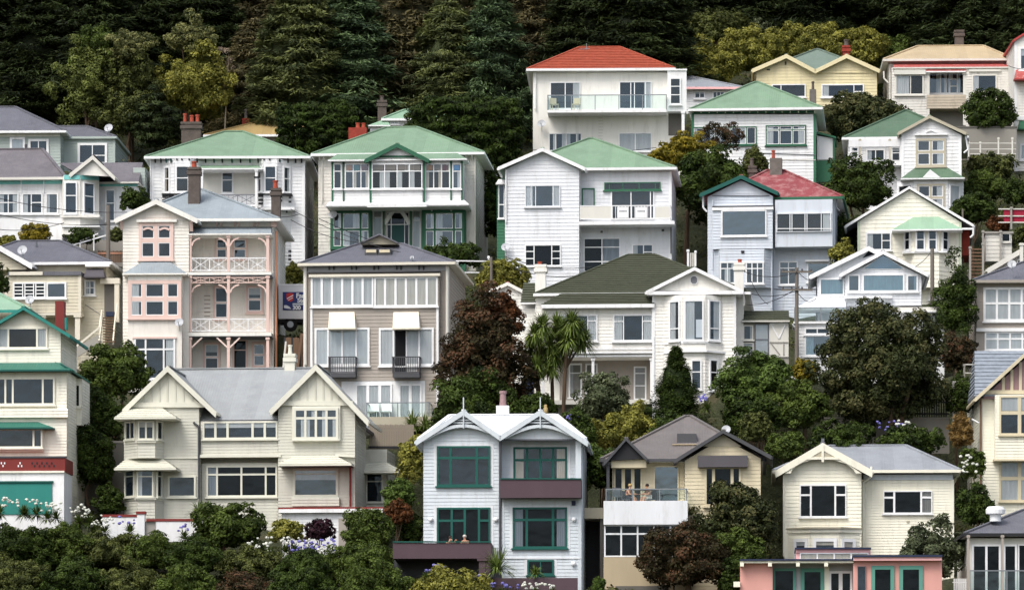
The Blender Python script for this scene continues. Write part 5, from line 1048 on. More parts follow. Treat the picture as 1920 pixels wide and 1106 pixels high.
def conifer_mesh(r, hgt, mat, seed, M=150, broad=.55, L=.62, droop=.0, n=105):
    rs = np.random.RandomState(seed); parts = [core(r*.55, r*.55, hgt*.46, rs, cz=hgt*.46, k=.8) + (.1,)]
    for i in range(M):
        t = rs.rand()**.85; R = r*(1-t)**broad*rs.uniform(.62, 1.08); a = rs.rand()*2*math.pi; z = hgt*(.04+.96*t)
        rad = np.array([math.cos(a), math.sin(a), 0]); tan = np.array([-math.sin(a), math.cos(a), 0])
        u = rs.uniform(-1, 1, n); v = rs.normal(size=n)*.42; pl = rs.uniform(.9, 1.7)*r*.22*(1.12 - .75*t)
        pos = rad*(R*.82 + u*pl)[:, None] + tan*(v*pl*1.25*(1.1-u*.5))[:, None]; pos[:, 2] += z + rs.normal(size=n)*.1 + u*.18*(1-droop*2.5)
        along = rad[None]*.8 + tan[None]*(v*1.1)[:, None] + np.array([0, 0, .1]); nr = unit(np.array([0, 0, 1.]) + rs.normal(size=(n, 3))*.38 + rad*.35)
        tone = np.clip(rs.uniform(.05, .8) + rs.normal(size=n)*.15, 0, 1)
        parts.append((leafquads(pos, nr, L*rs.uniform(.6, 1.4, n), L*.2*rs.uniform(.7, 1.3, n), rs, unit(along)), None, tone))
    return mesh_from('crown', parts, mat)
def blades_mesh(mat, seed, n=130, L=.9, w=.07, up=.25, spread=1.0):
    """a rosette of long arching strap leaves around a point"""
    rs = np.random.RandomState(seed); P = []; T = []
    for i in range(n):
        a = rs.rand()*2*math.pi; e = rs.uniform(up-.9*spread, 1.35); d = np.array([math.cos(a)*math.cos(e), math.sin(a)*math.cos(e), math.sin(e)]); l = L*rs.uniform(.7, 1.15); s_ = np.cross(d, [0, 0, 1.]); s_ = s_/max(np.linalg.norm(s_), 1e-6)*w/2
        p0 = d*.05; p1 = d*l*.55; p2 = d*l + np.array([0, 0, -l*.28*math.cos(e)])
        P += [p0-s_*.6, p0+s_*.6, p1+s_, p1-s_, p1-s_, p1+s_, p2+s_*.15, p2-s_*.15]; t = rs.rand(); T += [t, t]
    return [(np.array(P), None, np.array(T))]
def trunk_mesh(hgt, r, top, seed, mat, forks=3, lean=.3):
    rs = random.Random(seed); m = MB(); p = Vector((0, 0, -.6)); q = Vector((rs.uniform(-lean, lean), rs.uniform(-lean, lean), hgt*.5)); m.cyl(p, q, r, r*.75, 8)
    for i in range(forks):
        e = Vector((rs.uniform(-1, 1)*top, rs.uniform(-1, 1)*top*.7, hgt*rs.uniform(.8, 1.15))); mid = q.lerp(e, .5) + Vector((0, 0, -.15*hgt*.3)); m.cyl(q, mid, r*.6, r*.42, 7); m.cyl(mid, e, r*.42, r*.15, 6)
    me = bpy.data.meshes.new('trunk'); me.from_pydata(m.v, [], m.f); me.materials.append(MATS[mat]); return me
def link(name, me, parent, loc=(0, 0, 0), rz=0, sc=None):
    o = bpy.data.objects.new(name, me); COL.objects.link(o); o.parent = parent; o.location = loc; o.rotation_euler = (0, 0, rz)
    if sc: o.scale = sc
    return o
PLANTS = []; _seed = [100]
def plant(name, label, x0, y0, x1, y1, Y, mat, cat='tree', group=None, bark='bark', trunk=True, depth=.85, stem=.14, **k):
    """a broadleaf tree or shrub whose crown fills the measured rectangle at distance Y"""
    _seed[0] += 1; c = W((x0+x1)/2, (y0+y1)/2, Y); rx = (x1-x0)/2/F*Y; rz = (y1-y0)/2/F*Y; g = gz(c.x, c.y)
    root = empty(name, (c.x, c.y, min(g, c.z - rz*.5))); tag(root, label, cat, group)
    kk = dict(leaf=.17 if rx < 1.6 else .21 if rx < 3 else .26); kk.update(k)
    me = bush_mesh(rx*.92, rx*depth*.92, rz*.94, mat, _seed[0], **kk)
    link('crown', me, root, (0, 0, c.z - root.location.z))
    if trunk: link('trunk' if cat == 'tree' else 'stem', trunk_mesh(max(.5, c.z - root.location.z), max(.06, stem*rx*.6), rx*.5, _seed[0], bark), root)
    PLANTS.append(root); return root
T = plant
# --- front bank, lower left: one shrub after another
bank = 'shrubs of the bank below the white wall'
B_ = [(-40,985,110,1075,250,'leaf_dark','dark low shrub at the outer end of the bank, straight below the teal garage door'),(60,985,190,1070,251,'leaf_mid','mid green shrub on the bank below the corner of the teal garage'),(140,1000,265,1075,250.5,'leaf_scrub','olive shrub on the bank below the white flowers beside the garage'),
 (225,1000,345,1080,251,'leaf_mid','green shrub on the bank below the gap in the white red-topped wall'),(300,1010,430,1090,250,'leaf_dark','dark shrub on the bank below the leafy bush that hides the wall end'),(410,1025,530,1100,249.5,'leaf_scrub','olive shrub on the bank below the white agapanthus flowers'),(505,1030,640,1110,249,'leaf_dark','dark shrub on the bank below the violet agapanthus flowers'),(610,1015,745,1100,248.6,'leaf_mid','mid green feathery shrub on the bank below the round bush'),
 (-50,1045,90,1150,247,'leaf_scrub','brownish olive shrub lowest on the bank below the teal garage'),(70,1050,200,1150,246.6,'leaf_dark','very dark shrub lowest on the bank below the white flowers of the garage corner'),(180,1055,310,1150,247,'leaf_scrub','olive shrub at the bottom edge below the white wall pillar'),(290,1060,420,1150,246.5,'leaf_mid','mid green shrub at the bottom edge below the wall end'),(400,1072,520,1150,246,'leaf_brown','reddish brown shrub lowest on the bank, the only brown one'),(500,1066,640,1150,246,'leaf_dark','dark green shrub at the bottom edge under the violet flowers'),(620,1055,770,1150,245.6,'leaf_mid','green shrub at the foot of the bank beside the dark carport')]
for i, (x0, y0, x1, y1, Y, mt, lb) in enumerate(B_): T('shrub', lb, x0, y0, x1, y1, Y, mt, 'shrub', bank, trunk=False, depth=1.1, rough=.3, rcf=.15, leaf=.14)
T('shrub', 'yellowish grassy shrub at the bottom edge in front of the plum carport', 770,1068,935,1140,244.5,'leaf_olive','shrub',trunk=False); 
T('bush', 'leafy green bush in front of the stone-cream house between its two bays', 352,940,500,1045,253,'leaf_mid','bush',rough=.35)
T('shrub', 'dark purple shrub below the white garage of the stone-cream house', 570,972,632,1018,251.5,'leaf_purple','shrub',rough=.15); T('shrub','yellow green shrub touching the dark purple shrub',500,972,575,1020,251.8,'leaf_olive','shrub')
T('bush', 'round light green bush at the corner of the white garage below the stone-cream house', 636,948,738,1042,251,'leaf_mid','bush',rough=.12); T('bush','orange tinted bush behind the round light green bush',722,935,775,990,252.5,'leaf_rust','bush'); T('bush','green bush beside the porch steps of the stone-cream house',715,895,785,965,254,'leaf_bright','bush'); T('tree','slim yellow-brown tree between the porch and the pale blue house',742,812,800,925,256,'leaf_olive'); T('bush','dark bush against the side wall of the pale blue twin-gabled house above the plum deck',735,955,800,1030,254,'leaf_dark','bush',trunk=False)
# --- left side between the rows
T('tree', 'broad dark green tree in front of the beige cottage stair', 138,640,288,765,268,'leaf_mid',rough=.3); T('tree','dark tree directly below the broad tree in front of the stair',150,725,235,850,265,'leaf_dark'); T('tree','dark leafy tree beside the brick parapet of the teal gabled house',118,785,222,935,262,'leaf_dark',rough=.3); T('bush','dark bush at the foot of the brownish wall beside the stone-cream house',175,905,235,975,259,'leaf_dark','bush',trunk=False)
T('tree','dark bush cut off by the frame in front of the beige cottage sunroom',-45,492,20,565,272,'leaf_dark'); T('bush','golden round conifer bush below the lilac roofed house',34,418,98,458,291,'leaf_gold','bush',leaf=.14,rough=.12); T('bush','small olive bush beside the round golden bush, half hidden by the cottage roof',-5,440,32,470,291,'leaf_olive','bush',trunk=False); T('bush','dark low bush under the corner bay of the lilac roofed house',121,428,186,462,291,'leaf_dark','bush'); T('bush','dark bush in the gap between the lilac roofed house and the bay villa',224,350,282,402,293,'leaf_dark','bush'); T('bush','brownish bush beside the grey green utility pole',205,425,238,458,290,'leaf_scrub','bush',trunk=False); T('bush','dark bush between the pink trimmed villa and the taupe house',535,492,575,540,290,'leaf_olive','bush',trunk=False)
# --- middle
T('hedge','smaller clipped dark conifer hedge in front of the ochre roof',508,188,692,312,322,'leaf_hedge','hedge',box=.6,rough=.07,leaf=.34,asp=.3,cov=2.0,rcf=.13,flat=.3,low=-.95); T('hedge','larger clipped dark conifer hedge between the mint roof and the stucco house',752,176,992,345,319,'leaf_hedge','hedge',box=.6,rough=.07,leaf=.34,asp=.3,cov=2.0,rcf=.12,flat=.3,low=-.95)
T('tree','very dark tree in the gap between the two green roofed white houses',895,300,960,470,309,'leaf_dark',trunk=False); T('bush','dark sprawling bush in front of the green framed villa',795,455,900,505,291,'leaf_dark','bush',rough=.4); T('bush','olive round bush behind the small gabled outbuilding',893,482,996,560,285,'leaf_olive','bush',rough=.1)
T('tree','tall dark red-brown tree between the taupe house and the cabbage tree',818,542,1002,830,266,'leaf_brown',rough=.2,leaf=.22,cov=1.3,low=-.98,rcf=.17); T('bush','rust coloured top growth beside the red-brown tree',905,548,985,640,267,'leaf_rust','bush',rough=.3); T('tree','dark green leafy tree at the foot of the red-brown tree',812,690,950,850,263.3,'leaf_dark',rough=.35)
T('tree','feathery grey-green tree in front of the recessed verandah',1078,692,1186,805,264,'leaf_grey',openness=.25,rough=.35,leaf=.18); T('bush','olive shrub mass below the feathery grey-green tree',1105,765,1235,855,261,'leaf_olive','bush',rough=.35); T('bush','dark green shrub behind the finial beside the yellow garden ornament',1040,765,1120,850,259.5,'leaf_dark','bush'); T('bush','light green bush between the pale blue and the tan house',1085,830,1160,935,257,'leaf_bright','bush',rough=.3); T('bush','dark bush under the cabbage tree',960,735,1045,800,264,'leaf_dark','bush')
m_ = conifer_mesh(2.0, 4.6, 'leaf_dark', 55, M=360, broad=.95, L=.22); c = W(1268, 812, 263); r_ = empty('conifer', (c.x, c.y, c.z)); tag(r_, 'dense dark cypress cone in front of the tall white bay', 'tree'); link('crown', m_, r_); link('trunk', trunk_mesh(2, .2, .2, 5, 'bark'), r_)
T('bush','bright green bush between the tall white bay and the golden shrub',1338,658,1488,770,266,'leaf_bright','bush',rough=.25); T('bush','golden yellow shrub beside the bright green bush',1480,672,1535,735,267,'leaf_gold','bush'); T('bush','dark green bush below the bright green bush',1345,735,1470,825,263,'leaf_dark','bush'); T('bush','green leafy bush touching the great dark pohutukawa, below the golden shrub',1440,715,1560,820,264,'leaf_mid','bush',rough=.3); T('bush','clipped round bush behind the cream gable finial',1432,806,1512,872,258,'leaf_mid','bush',rough=.06); T('bush','small green bush above the dish of the tan house',1380,770,1450,840,259,'leaf_scrub','bush'); T('bush','dark bush behind the cypress cone',1215,770,1300,850,260.5,'leaf_dark','bush'); T('bush','dark bush above the ivory house ridge',1520,790,1640,860,262,'leaf_dark','bush',rough=.35); T('bush','green bush in front of the concrete wall',1640,800,1770,862,262,'leaf_dark','bush',rough=.35)
T('tree','great dark olive-brown pohutukawa with rounded crown in front of the glazed gables',1526,552,1784,810,266.5,'leaf_pohutukawa',rcf=.13,rough=.14,low=-.98,leaf=.22,cov=1.45,stem=.2); T('tree','slender dark tree between the timber pole and the small-paned taupe house',1755,486,1832,650,277,'leaf_dark',rough=.4,rcf=.3); T('bush','brown shrub below the slender dark tree',1762,622,1835,710,272,'leaf_brown','bush'); T('bush','dark shrub behind the grey timber stand beside the blue slate roof',1775,700,1840,790,267,'leaf_dark','bush',trunk=False); T('bush','straw coloured grass plume above the ivory house',1780,770,1825,850,262,'leaf_straw','grass clump',trunk=False,leaf=.3,asp=.2); T('bush','green bush between the ivory house roof and the half-timbered house',1800,838,1850,905,260,'leaf_mid','bush'); T('bush','dark green bush beside the far corner of the ivory house',1788,905,1865,1000,252,'leaf_dark','bush'); T('tree','open crowned green tree between the pink building and the grey cottage',1682,978,1815,1100,249,'leaf_grey',rough=.4,stem=.2,openness=.15)
T('tree','large olive green tree between the tan and the ivory house',1305,905,1470,1070,250,'leaf_pohutukawa',rough=.25,rcf=.18); T('bush','green bush below the large olive tree',1330,990,1440,1090,248,'leaf_mid','bush'); T('tree','reddish brown bushy tree in front of the tan house garage',1196,985,1375,1120,247.5,'leaf_brown',rough=.35,leaf=.18,openness=.1); T('bush','dark bush between the reddish tree and the pink building',1345,1040,1410,1130,246.5,'leaf_dark','bush'); T('bush','round bush by the tan garage',1112,1080,1135,1115,247,'leaf_bright','bush',trunk=False)
# --- upper right
T('tree','golden topped conifer between the stucco house and the green frieze house',1222,252,1348,335,309,'leaf_gold',leaf=.32,asp=.3,flat=.5,rough=.3); T('tree','dark spreading tree under the golden topped conifer',1255,285,1440,425,306,'leaf_dark',rough=.3); T('bush','brown leafless bush in front of the green frieze house',1312,230,1395,292,311,'leaf_brown','bush',openness=.5,leaf=.12,rough=.4); T('bush','small bush behind the red roofed house chimney',1390,275,1440,330,305,'leaf_scrub','bush')
T('tree','broad rounded bush above the dark forest green roof',1525,178,1722,275,326,'leaf_pohutukawa',rcf=.16,rough=.2); T('bush','dense round dark bush below the tan roofed house',1800,165,1908,262,327,'leaf_dark','bush',rough=.1); T('tree','dark green tree in front of the porch of the forest green roofed house',1545,296,1680,410,303,'leaf_dark',rough=.3); T('bush','dark green bush in the gap between the red roof and the cream gable house',1550,400,1625,490,298,'leaf_dark','bush',trunk=False); T('bush','yellow green bush behind the stepped white gables',1552,452,1605,505,290,'leaf_olive','bush')
T('bush','brown tinged scrub on the slope below the grey concrete wall',1815,285,1905,345,318,'leaf_scrub','bush',trunk=False,rough=.3); T('bush','bright green scrub on the slope beside the gabled bay roof',1800,320,1900,380,314,'leaf_mid','bush',trunk=False); T('bush','dark green shrub beside the gabled bay house',1778,360,1870,430,306,'leaf_dark','bush'); T('bush','dark shrub cut by the frame above the crimson cloth',1880,335,1940,392,311,'leaf_dark','bush',trunk=False); T('bush','orange brown shrub below the red cloth',1850,405,1895,440,302,'leaf_rust','bush',trunk=False); T('bush','dark bush beside the small white shed, under the crimson cloth',1895,425,1940,470,299,'leaf_scrub','bush',trunk=False)
for k, (x0, y0, x1, y1, mt, lb) in enumerate([(1255,75,1400,175,'leaf_olive','olive bush at the low end of the olive thicket, behind the blue-grey roof'),(1340,52,1480,150,'leaf_olive','olive bush behind the vented gable of the yellow house'),(1430,45,1580,140,'leaf_olive','tall olive bush behind the sage hip of the yellow house'),(1540,50,1665,140,'leaf_olive','olive bush behind the brick chimney of the yellow house'),(1620,70,1740,150,'leaf_mid','green bush between the yellow house and the tan roof'),(1700,72,1810,140,'leaf_mid','green bush behind the tan roof beside its chimney'),(1230,120,1330,190,'leaf_olive','low olive bush beside the red tiled roof'),(1560,100,1660,190,'leaf_mid','green bush in the gap beside the yellow house, under the taller thicket')]): T('bush', lb, x0, y0, x1, y1, 347+k%3*2, mt, 'bush', 'olive thicket on the hill', trunk=False, leaf=.2, rough=.22, rcf=.16)
T('tree','grey-green rounded tree at the edge of the dark forest above the olive thicket',1290,15,1400,90,356,'leaf_scrub',rcf=.2); T('tree','smaller grey-green tree topping the olive thicket above the yellow house',1390,35,1470,95,357,'leaf_grey',rcf=.2)
# --- light broadleaf trees in the forest, left
T('tree','pale green broadleaf tree in the forest above the lilac roof',105,85,215,232,332.5,'leaf_willow',rough=.55,openness=.2,leaf=.2,low=-.95); T('tree','olive broadleaf tree between the pale green and the straw coloured tree',195,95,300,215,333.2,'leaf_scrub',rough=.5,openness=.15,leaf=.2,low=-.95); T('tree','pale green tree crown standing behind the lower pale green tree',140,44,232,135,334,'leaf_mid',rough=.55,openness=.25,leaf=.2); T('tree','yellow topped broadleaf tree in the forest',205,58,282,125,332.6,'leaf_pale',rough=.5,openness=.2); T('tree','straw coloured broadleaf tree in the forest above the chimney with red pots',285,92,435,240,334,'leaf_olive',rough=.35); T('tree','yellow green tree top against the black of the forest',318,35,402,112,334.5,'leaf_pale',rough=.4,openness=.25); T('tree','bare pale dead tree in the forest',398,88,440,148,334.8,'leaf_dead',openness=.8,leaf=.12,rcf=.3,bark='bark_dead'); T('tree','grey-green broadleaf tree behind the satellite dish of the sage house',190,165,300,262,331.5,'leaf_scrub',rough=.3)
T('tree','dark conifer behind the sage house dish',235,172,345,300,331,'leaf_conifer_dark',leaf=.36,asp=.3,flat=.45,rough=.3,trunk=False)

# --- the conifer forest
protos = [(conifer_mesh(4.6, 12, ('leaf_conifer', 'leaf_conifer_blue', 'leaf_conifer_brown')[i], 900+i, M=330, broad=.45+.1*(i % 3), L=.55, n=150), conifer_mesh(4.6, 12, 'leaf_conifer_dark', 950+i, M=330, broad=.5, L=.55, n=140)) for i in range(3)]
tr_ = trunk_mesh(9, .4, .8, 77, 'bark')
front = [(-30,0,1,'dark conifer behind the sage house, cut off by the frame'),(75,1,1,'dark drooping conifer above the sage house ridge'),(170,2,1,'dark conifer behind the pale green broadleaf tree'),(270,0,1,'black shaded conifer between the two light broadleaf trees'),(375,1,1,'dark conifer behind the straw coloured tree'),(468,2,0,'conifer with spreading fronds above the ochre roof'),(560,0,0,'layered green conifer above the smaller clipped hedge'),(650,1,0,'layered conifer above the brick red chimney'),(742,2,0,'layered conifer above the small mint roofed house'),(835,0,0,'layered conifer above the larger clipped hedge'),(925,1,0,'green conifer beside the bare end wall of the large white stucco house'),(1010,2,0,'conifer rising straight behind the roof dish end of the red tiles'),(1105,0,1,'dark conifer behind the aerial of the red tiled roof'),(1200,1,1,'dark conifer behind the tower end of the red tiled roof'),(1300,2,1,'dark conifer above the low end of the olive thicket'),(1410,0,1,'black conifer above the middle of the olive thicket'),(1520,1,1,'black conifer above the yellow house'),(1630,2,1,'black conifer above the gap between yellow house and tan roof'),(1730,0,1,'dark conifer above the chimneyless half of the tan roof'),(1830,1,1,'dark conifer between the tan roof chimney and the red edged house'),(1925,2,1,'dark conifer behind the red edged white house')]
rr = random.Random(3); first = {}
def conifer(px, Y, k, dk, lb, grp, sc):
    x = (px-CX)/F*Y; z = gz(x, Y)
    if (k, dk) not in first:
        root = empty('conifer', (x, Y, z)); link('crown', protos[k][dk], root, (0, 0, .3)); link('trunk', tr_, root); first[(k, dk)] = root
    else:
        src = first[(k, dk)]; root = src.copy(); COL.objects.link(root)
        for chd in src.children: cc = chd.copy(); COL.objects.link(cc); cc.parent = root
    root.location = (x, Y, z - .5); root.rotation_euler = (0, 0, rr.uniform(0, 6.28)); root.scale = (sc*rr.uniform(.95, 1.2), sc*rr.uniform(.95, 1.2), sc*rr.uniform(.85, 1.15)); tag(root, lb, 'tree', grp)
for px, k, dk, lb in front: conifer(px + rr.uniform(-12, 12), (rr.uniform(342, 346) if px < 430 else rr.uniform(337, 342) if px < 960 else rr.uniform(341, 347)) if not 1250 < px < 1760 else rr.uniform(358, 364), k, dk, lb, 'front conifers of the forest', rr.uniform(.8, 1.1))
for row, (Y, st) in enumerate(((351, 100), (366, 105), (382, 125), (400, 140))):
    px = -60 + row*37
    while px < 1990:
        if Y > 351 or not 1230 < px < 1780: conifer(px + rr.uniform(-20, 20), Y + rr.uniform(-5, 5), rr.randrange(3), 1 if (px < 330 or px > 1080) else 0, 'dark conifer deep in the forest, behind the first row of conifers', 'conifers deep in the forest', rr.uniform(.95, 1.25))
        px += st

# --- cabbage tree, flax
def rosette(root, loc, seed, n=170, L=1.0, name='leaf_head', mat='leaf_blade', w=.08, up=.25):
    me = mesh_from(name, blades_mesh(mat, seed, n, L, w, up), mat); return link(name, me, root, loc)
c = W(1022, 770, 267); g = gz(c.x, c.y); r_ = empty('cabbage_tree', (c.x, c.y, g)); tag(r_, 'cabbage tree with spiky leaf heads between the red-brown tree and the white verandah', 'tree')
m = MB(); base = Vector((.25, 0, -.5)); heads = []
F1 = W(1006,700,267) - r_.location; F2 = W(1060,692,266.6) - r_.location
m.cyl(base, F1, .2, .13, 9); m.cyl(base + Vector((.55, .1, 0)), F2, .15, .1, 9); m.cyl(base + Vector((.3, .2, 0)), W(1035,705,267.3) - r_.location, .14, .1, 8)
for i, (px, py) in enumerate(((1003,628),(1030,650),(1045,612),(1065,640),(1086,622),(1012,665),(1072,605),(1040,668),(1092,640),(1018,612),(1058,622),(996,655),(1004,688),(1032,690),(1052,652))):
    e = W(px, py, 267 + (i % 3 - 1)*.6) - r_.location; f_ = F2 if px > 1048 else F1; m.cyl(f_, e, .07, .05, 7); heads.append(e)
m.build('trunk', 'bark', r_)
for i, e in enumerate(heads): rosette(r_, e, 300+i, 300, .95, w=.075, up=0)
def flax(label, px, py, Y, L, n, mat='leaf_blade', cat='plant', name='flax'):
    c = W(px, py, Y); r = empty(name, (c.x, c.y, min(c.z, gz(c.x, c.y)+.2) if False else c.z)); tag(r, label, cat); rosette(r, (0, 0, 0), int(px), n, L, 'leaves', mat, .06, .7)
    return r
flax('larger spiky flax below the white deck chairs of the taupe house', 773, 800, 269, 1.1, 120); flax('smaller spiky flax above the end of the brown board fence', 797, 800, 269.3, .9, 90); flax('tall spiky plant against the plum carport post', 933, 1070, 246.3, 1.5, 160); flax('spiky cabbage palm behind the twin gable nearer the brown fence', 880, 775, 262, .9, 90); flax('feathery spiky plant above the bush in front of the stone-cream house', 372, 960, 254.5, .9, 90)
flax('leafy plants along the basement window of the pale blue house', 1005, 1078, 248.1, .7, 120)
# --- agapanthus
bm = bmesh.new(); bmesh.ops.create_icosphere(bm, subdivisions=2, radius=1); 
for v in bm.verts: v.co *= 1 + .22*math.sin(v.co.x*19)*math.sin(v.co.y*17+v.co.z*13)
heads_me = {}
for cnm in ('white', 'violet'):
    me = bpy.data.meshes.new('flower_head'); bm.to_mesh(me); me.materials.append(MATS['petal_'+cnm]); heads_me[cnm] = me
bm.free(); ag_leaf = mesh_from('leaves', blades_mesh('leaf_mid', 5, 90, .65, .06, .5), 'leaf_mid'); ra = random.Random(5)
def agap(label, px, py, Y, n, col, w=50, hh=20, r=.085):
    n = int(n*1.7)
    c = W(px, py, Y); root = empty('agapanthus', (c.x, c.y, c.z - .75)); tag(root, label, 'flowers', 'agapanthus clumps'); s1 = w/F*Y
    for k in range(max(1, int(s1/.5))): link('leaves', ag_leaf, root, (ra.uniform(-s1, s1)*.5, ra.uniform(-.3, .3), .1), ra.random()*6)
    for k in range(n):
        rad = r*ra.uniform(.7, 1.15); link('flower_head', heads_me[col], root, (ra.uniform(-s1, s1)*.5, ra.uniform(-.4, .2), .75 + ra.uniform(-1, 1)*hh/2/F*Y), ra.random()*6, (rad, rad, rad*.8))
for a in (('larger white agapanthus clump in front of the teal garage door',35,942,252.5,16,'white',75,16),('smaller white agapanthus clump in front of the teal garage door',95,950,252.3,12,'white',50,16),('white agapanthus beside the garage corner',150,958,252.2,13,'white',40,24),('white agapanthus at the garage end of the red-topped wall',192,976,252.2,14,'white',45,22),('violet agapanthus in front of the red-topped wall',238,975,252.3,5,'violet',30,14),('violet agapanthus by the wall end',345,988,252.2,5,'violet',24,14),('white agapanthus under the yellow green shrub, beside the violet bed',490,1020,250.3,16,'white',50,26),('violet agapanthus bed under the dark purple shrub',585,1022,250.2,26,'violet',90,22),('white agapanthus among the violet bed',555,1012,250.0,7,'white',60,14),('white agapanthus where the violet bed meets the round bush',612,1030,249.9,10,'white',40,14),('violet agapanthus in front of the carport',815,1065,245.2,8,'violet',40,14),('violet agapanthus between the carport and the plum planter',880,1082,245,9,'violet',50,10),('white agapanthus in front of the plum planter',1010,1097,245.2,12,'white',65,12),('violet agapanthus in front of the plum planter',950,1097,245.1,8,'violet',60,10),('violet agapanthus beside the cypress cone',1318,746,261.5,6,'violet',16,12),('violet agapanthus under the white verandah',1075,782,259.2,5,'violet',28,12),('violet agapanthus at the end of the concrete wall, above the ivory ridge',1560,812,263,9,'violet',50,14),('violet agapanthus in front of the concrete wall',1672,798,263,9,'violet',60,16),('white agapanthus in front of the concrete wall',1700,795,262.8,6,'white',40,12),('tall white flowers between the ivory roof and the half-timbered house',1815,868,258.5,12,'white',36,36),('white flowers below the golden shrub',1480,712,265.5,6,'white',30,10)): agap(*a)
# --- low scrub over the bare ground (nobody could count it)
rs = np.random.RandomState(11); n = 9000; X = rs.uniform(-46, 46, n); Y_ = 238 + rs.rand(n)**.9*125; keep = np.ones(n, bool)
for h in HOUSES:
    cc, ss = math.cos(h.rz), math.sin(h.rz); lx = cc*(X-h.O.x)+ss*(Y_-h.O.y); ly = -ss*(X-h.O.x)+cc*(Y_-h.O.y)
    for xl, xr, d0, d1 in h.foot: keep &= ~((lx > xl-.5) & (lx < xr+.5) & (ly > d0-1.9) & (ly < d1+.3))
X, Y_ = X[keep], Y_[keep]; Zg = ground(X, Y_); parts = []
for x, y, z in zip(X, Y_, Zg):
    k = 26; dd = unit(rs.normal(size=(k, 3)) + np.array([0, 0, .6])); R_ = rs.uniform(.3, .75); pos = np.array([x, y, z+.05]) + dd*R_*np.array([1.3, 1.3, .8]); parts.append((leafquads(pos, unit(dd+rs.normal(size=(k, 3))*.4), rs.uniform(.14, .34, k), rs.uniform(.08, .17, k), rs), None, np.clip(rs.uniform(.1, .8)+rs.normal(size=k)*.15, 0, 1)))
o = bpy.data.objects.new('undergrowth', mesh_from('undergrowth', parts, 'leaf_scrub')); COL.objects.link(o); o['kind'] = 'stuff'; tag(o, 'low scrub and ground cover on the hillside between the houses', 'undergrowth')

# ================================================================= STREET THINGS
def thing(name, label, cat, px, py, Y, deg=0, group=None):
    r = empty(name, W(px, py, Y), -math.radians(deg)); tag(r, label, cat, group); return r
def plane_thing(name, label, cat, Y, deg=0, px=None, base=1000, crop=(0, 0, 1), D=1):
    h = House(name, label, Y, px, base, deg, crop, D, cat=cat); HOUSES.pop(); return h
t = plane_thing('fence', 'weathered brown board fence behind the stone-cream house', 'fence', 267.5, 0, 735, 840); n = 26
for k in range(n): x = 692 + 84*k/n; t.box('boards', x, 795 + (k % 3)*.6, x + 3, 842, 0, .04, 'timber', own=False)
t.box('rail', 690, 805, 778, 808, .041, .1, 'timber'); t.box('bottom_board', 690, 836, 778, 840, -.06, -.002, 'black_trim'); t.done()
t = plane_thing('wall', 'white garden wall with red coping and a pillar in front of the stone-cream house', 'wall', 254.5, 2, 270, 1004)
t.box('panel', 192, 969, 258, 1010, 0, .25, 'white'); t.box('pillar', 257, 962, 271, 1012, -.1, .35, 'white'); t.box('pillar_cap', 255, 958, 273, 963, -.15, .4, 'maroon'); t.box('coping', 190, 964, 257, 968.6, -.04, .3, 'maroon'); t.box('panel', 292, 977, 372, 1015, 0, .25, 'white'); t.box('coping', 274, 972, 374, 976.6, -.04, .3, 'maroon'); t.box('gate', 272, 978, 291, 1004, .1, .16, 'timber_grey'); t.done()
t = plane_thing('fence', 'black picket fence under the great pohutukawa', 'fence', 268.5, 0, 1680, 785)
for k in range(46): x = 1572 + 205*k/46; t.box('pickets', x, 745 + (k*7 % 5), x + 2.9, 784, 0, .03, 'black_trim', own=False)
t.box('rail', 1570, 752, 1780, 755, .031, .09, 'black_trim'); t.box('rail', 1570, 774, 1780, 777, .031, .09, 'black_trim'); t.done()
t = plane_thing('wall', 'grey concrete retaining wall under the black picket fence', 'wall', 267.8, 0, 1680, 815); t.box('panel', 1545, 785, 1780, 850, 0, .3, 'concrete'); t.box('coping', 1543, 782, 1782, 785, -.05, .34, 'concrete'); t.done()
t = plane_thing('wall', 'grey block retaining wall below the tan roofed house', 'wall', 326, 0, 1850, 290); t.box('panel', 1795, 240, 1906, 300, 0, .3, 'concrete'); t.box('coping', 1794, 237, 1907, 240, -.05, .34, 'concrete_dark'); t.done()
t = plane_thing('fence', 'pale post and rail fence in front of the grey block wall', 'fence', 324, 0, 1850, 290)
for x in (1816, 1838, 1872, 1898): t.post(x, 258 if x > 1860 else 266, 295, 0, .1, 'old_white', 'fence_post')
for y in (268, 279, 288): t.box('rail', 1810, y, 1905, y+1.5, .06, .1, 'old_white')
t.done()
t = plane_thing('wall', 'brownish concrete wall beside the shingled bay of the stone-cream house', 'wall', 264, 0, 190, 960); t.box('panel', 118, 830, 238, 985, 0, .3, 'concrete_dark'); t.box('coping', 116, 826, 240, 830, -.04, .34, 'concrete'); t.done()
t = plane_thing('platform', 'grey timber stand with mesh panel beside the blue slate roof', 'platform', 267, 0, 1805, 790)
for x in (1788, 1826): t.post(x, 716, 800, 0, .14, 'timber_grey', 'stand_post')
t.post(1808, 682, 718, .3, .1, 'timber_grey', 'stand_post'); t.box('mesh_panel', 1789, 719, 1826, 740, 0, .03, 'concrete'); t.box('rail', 1786, 714, 1830, 718, -.06, .06, 'old_white'); t.box('rail', 1787, 741, 1828, 743, -.06, .06, 'old_white'); t.box('rail', 1807, 682, 1832, 684, .26, .34, 'old_white'); t.box('rail', 1807, 698, 1832, 700, .26, .34, 'old_white'); t.done()
t = plane_thing('shed', 'small white shed with a dark window on posts below the red cloth', 'shed', 297, 2, 1872, 490); t.box('wall', 1848, 438, 1897, 490, 0, 2, 'old_white', b=.25); t.box('roof', 1845, 434, 1900, 437.6, -.15, 2.2, 'timber_grey'); t.win(0, 1878, 438, 1894, 454, '1', 'old_white', .05, cur='', dark='interior_black')
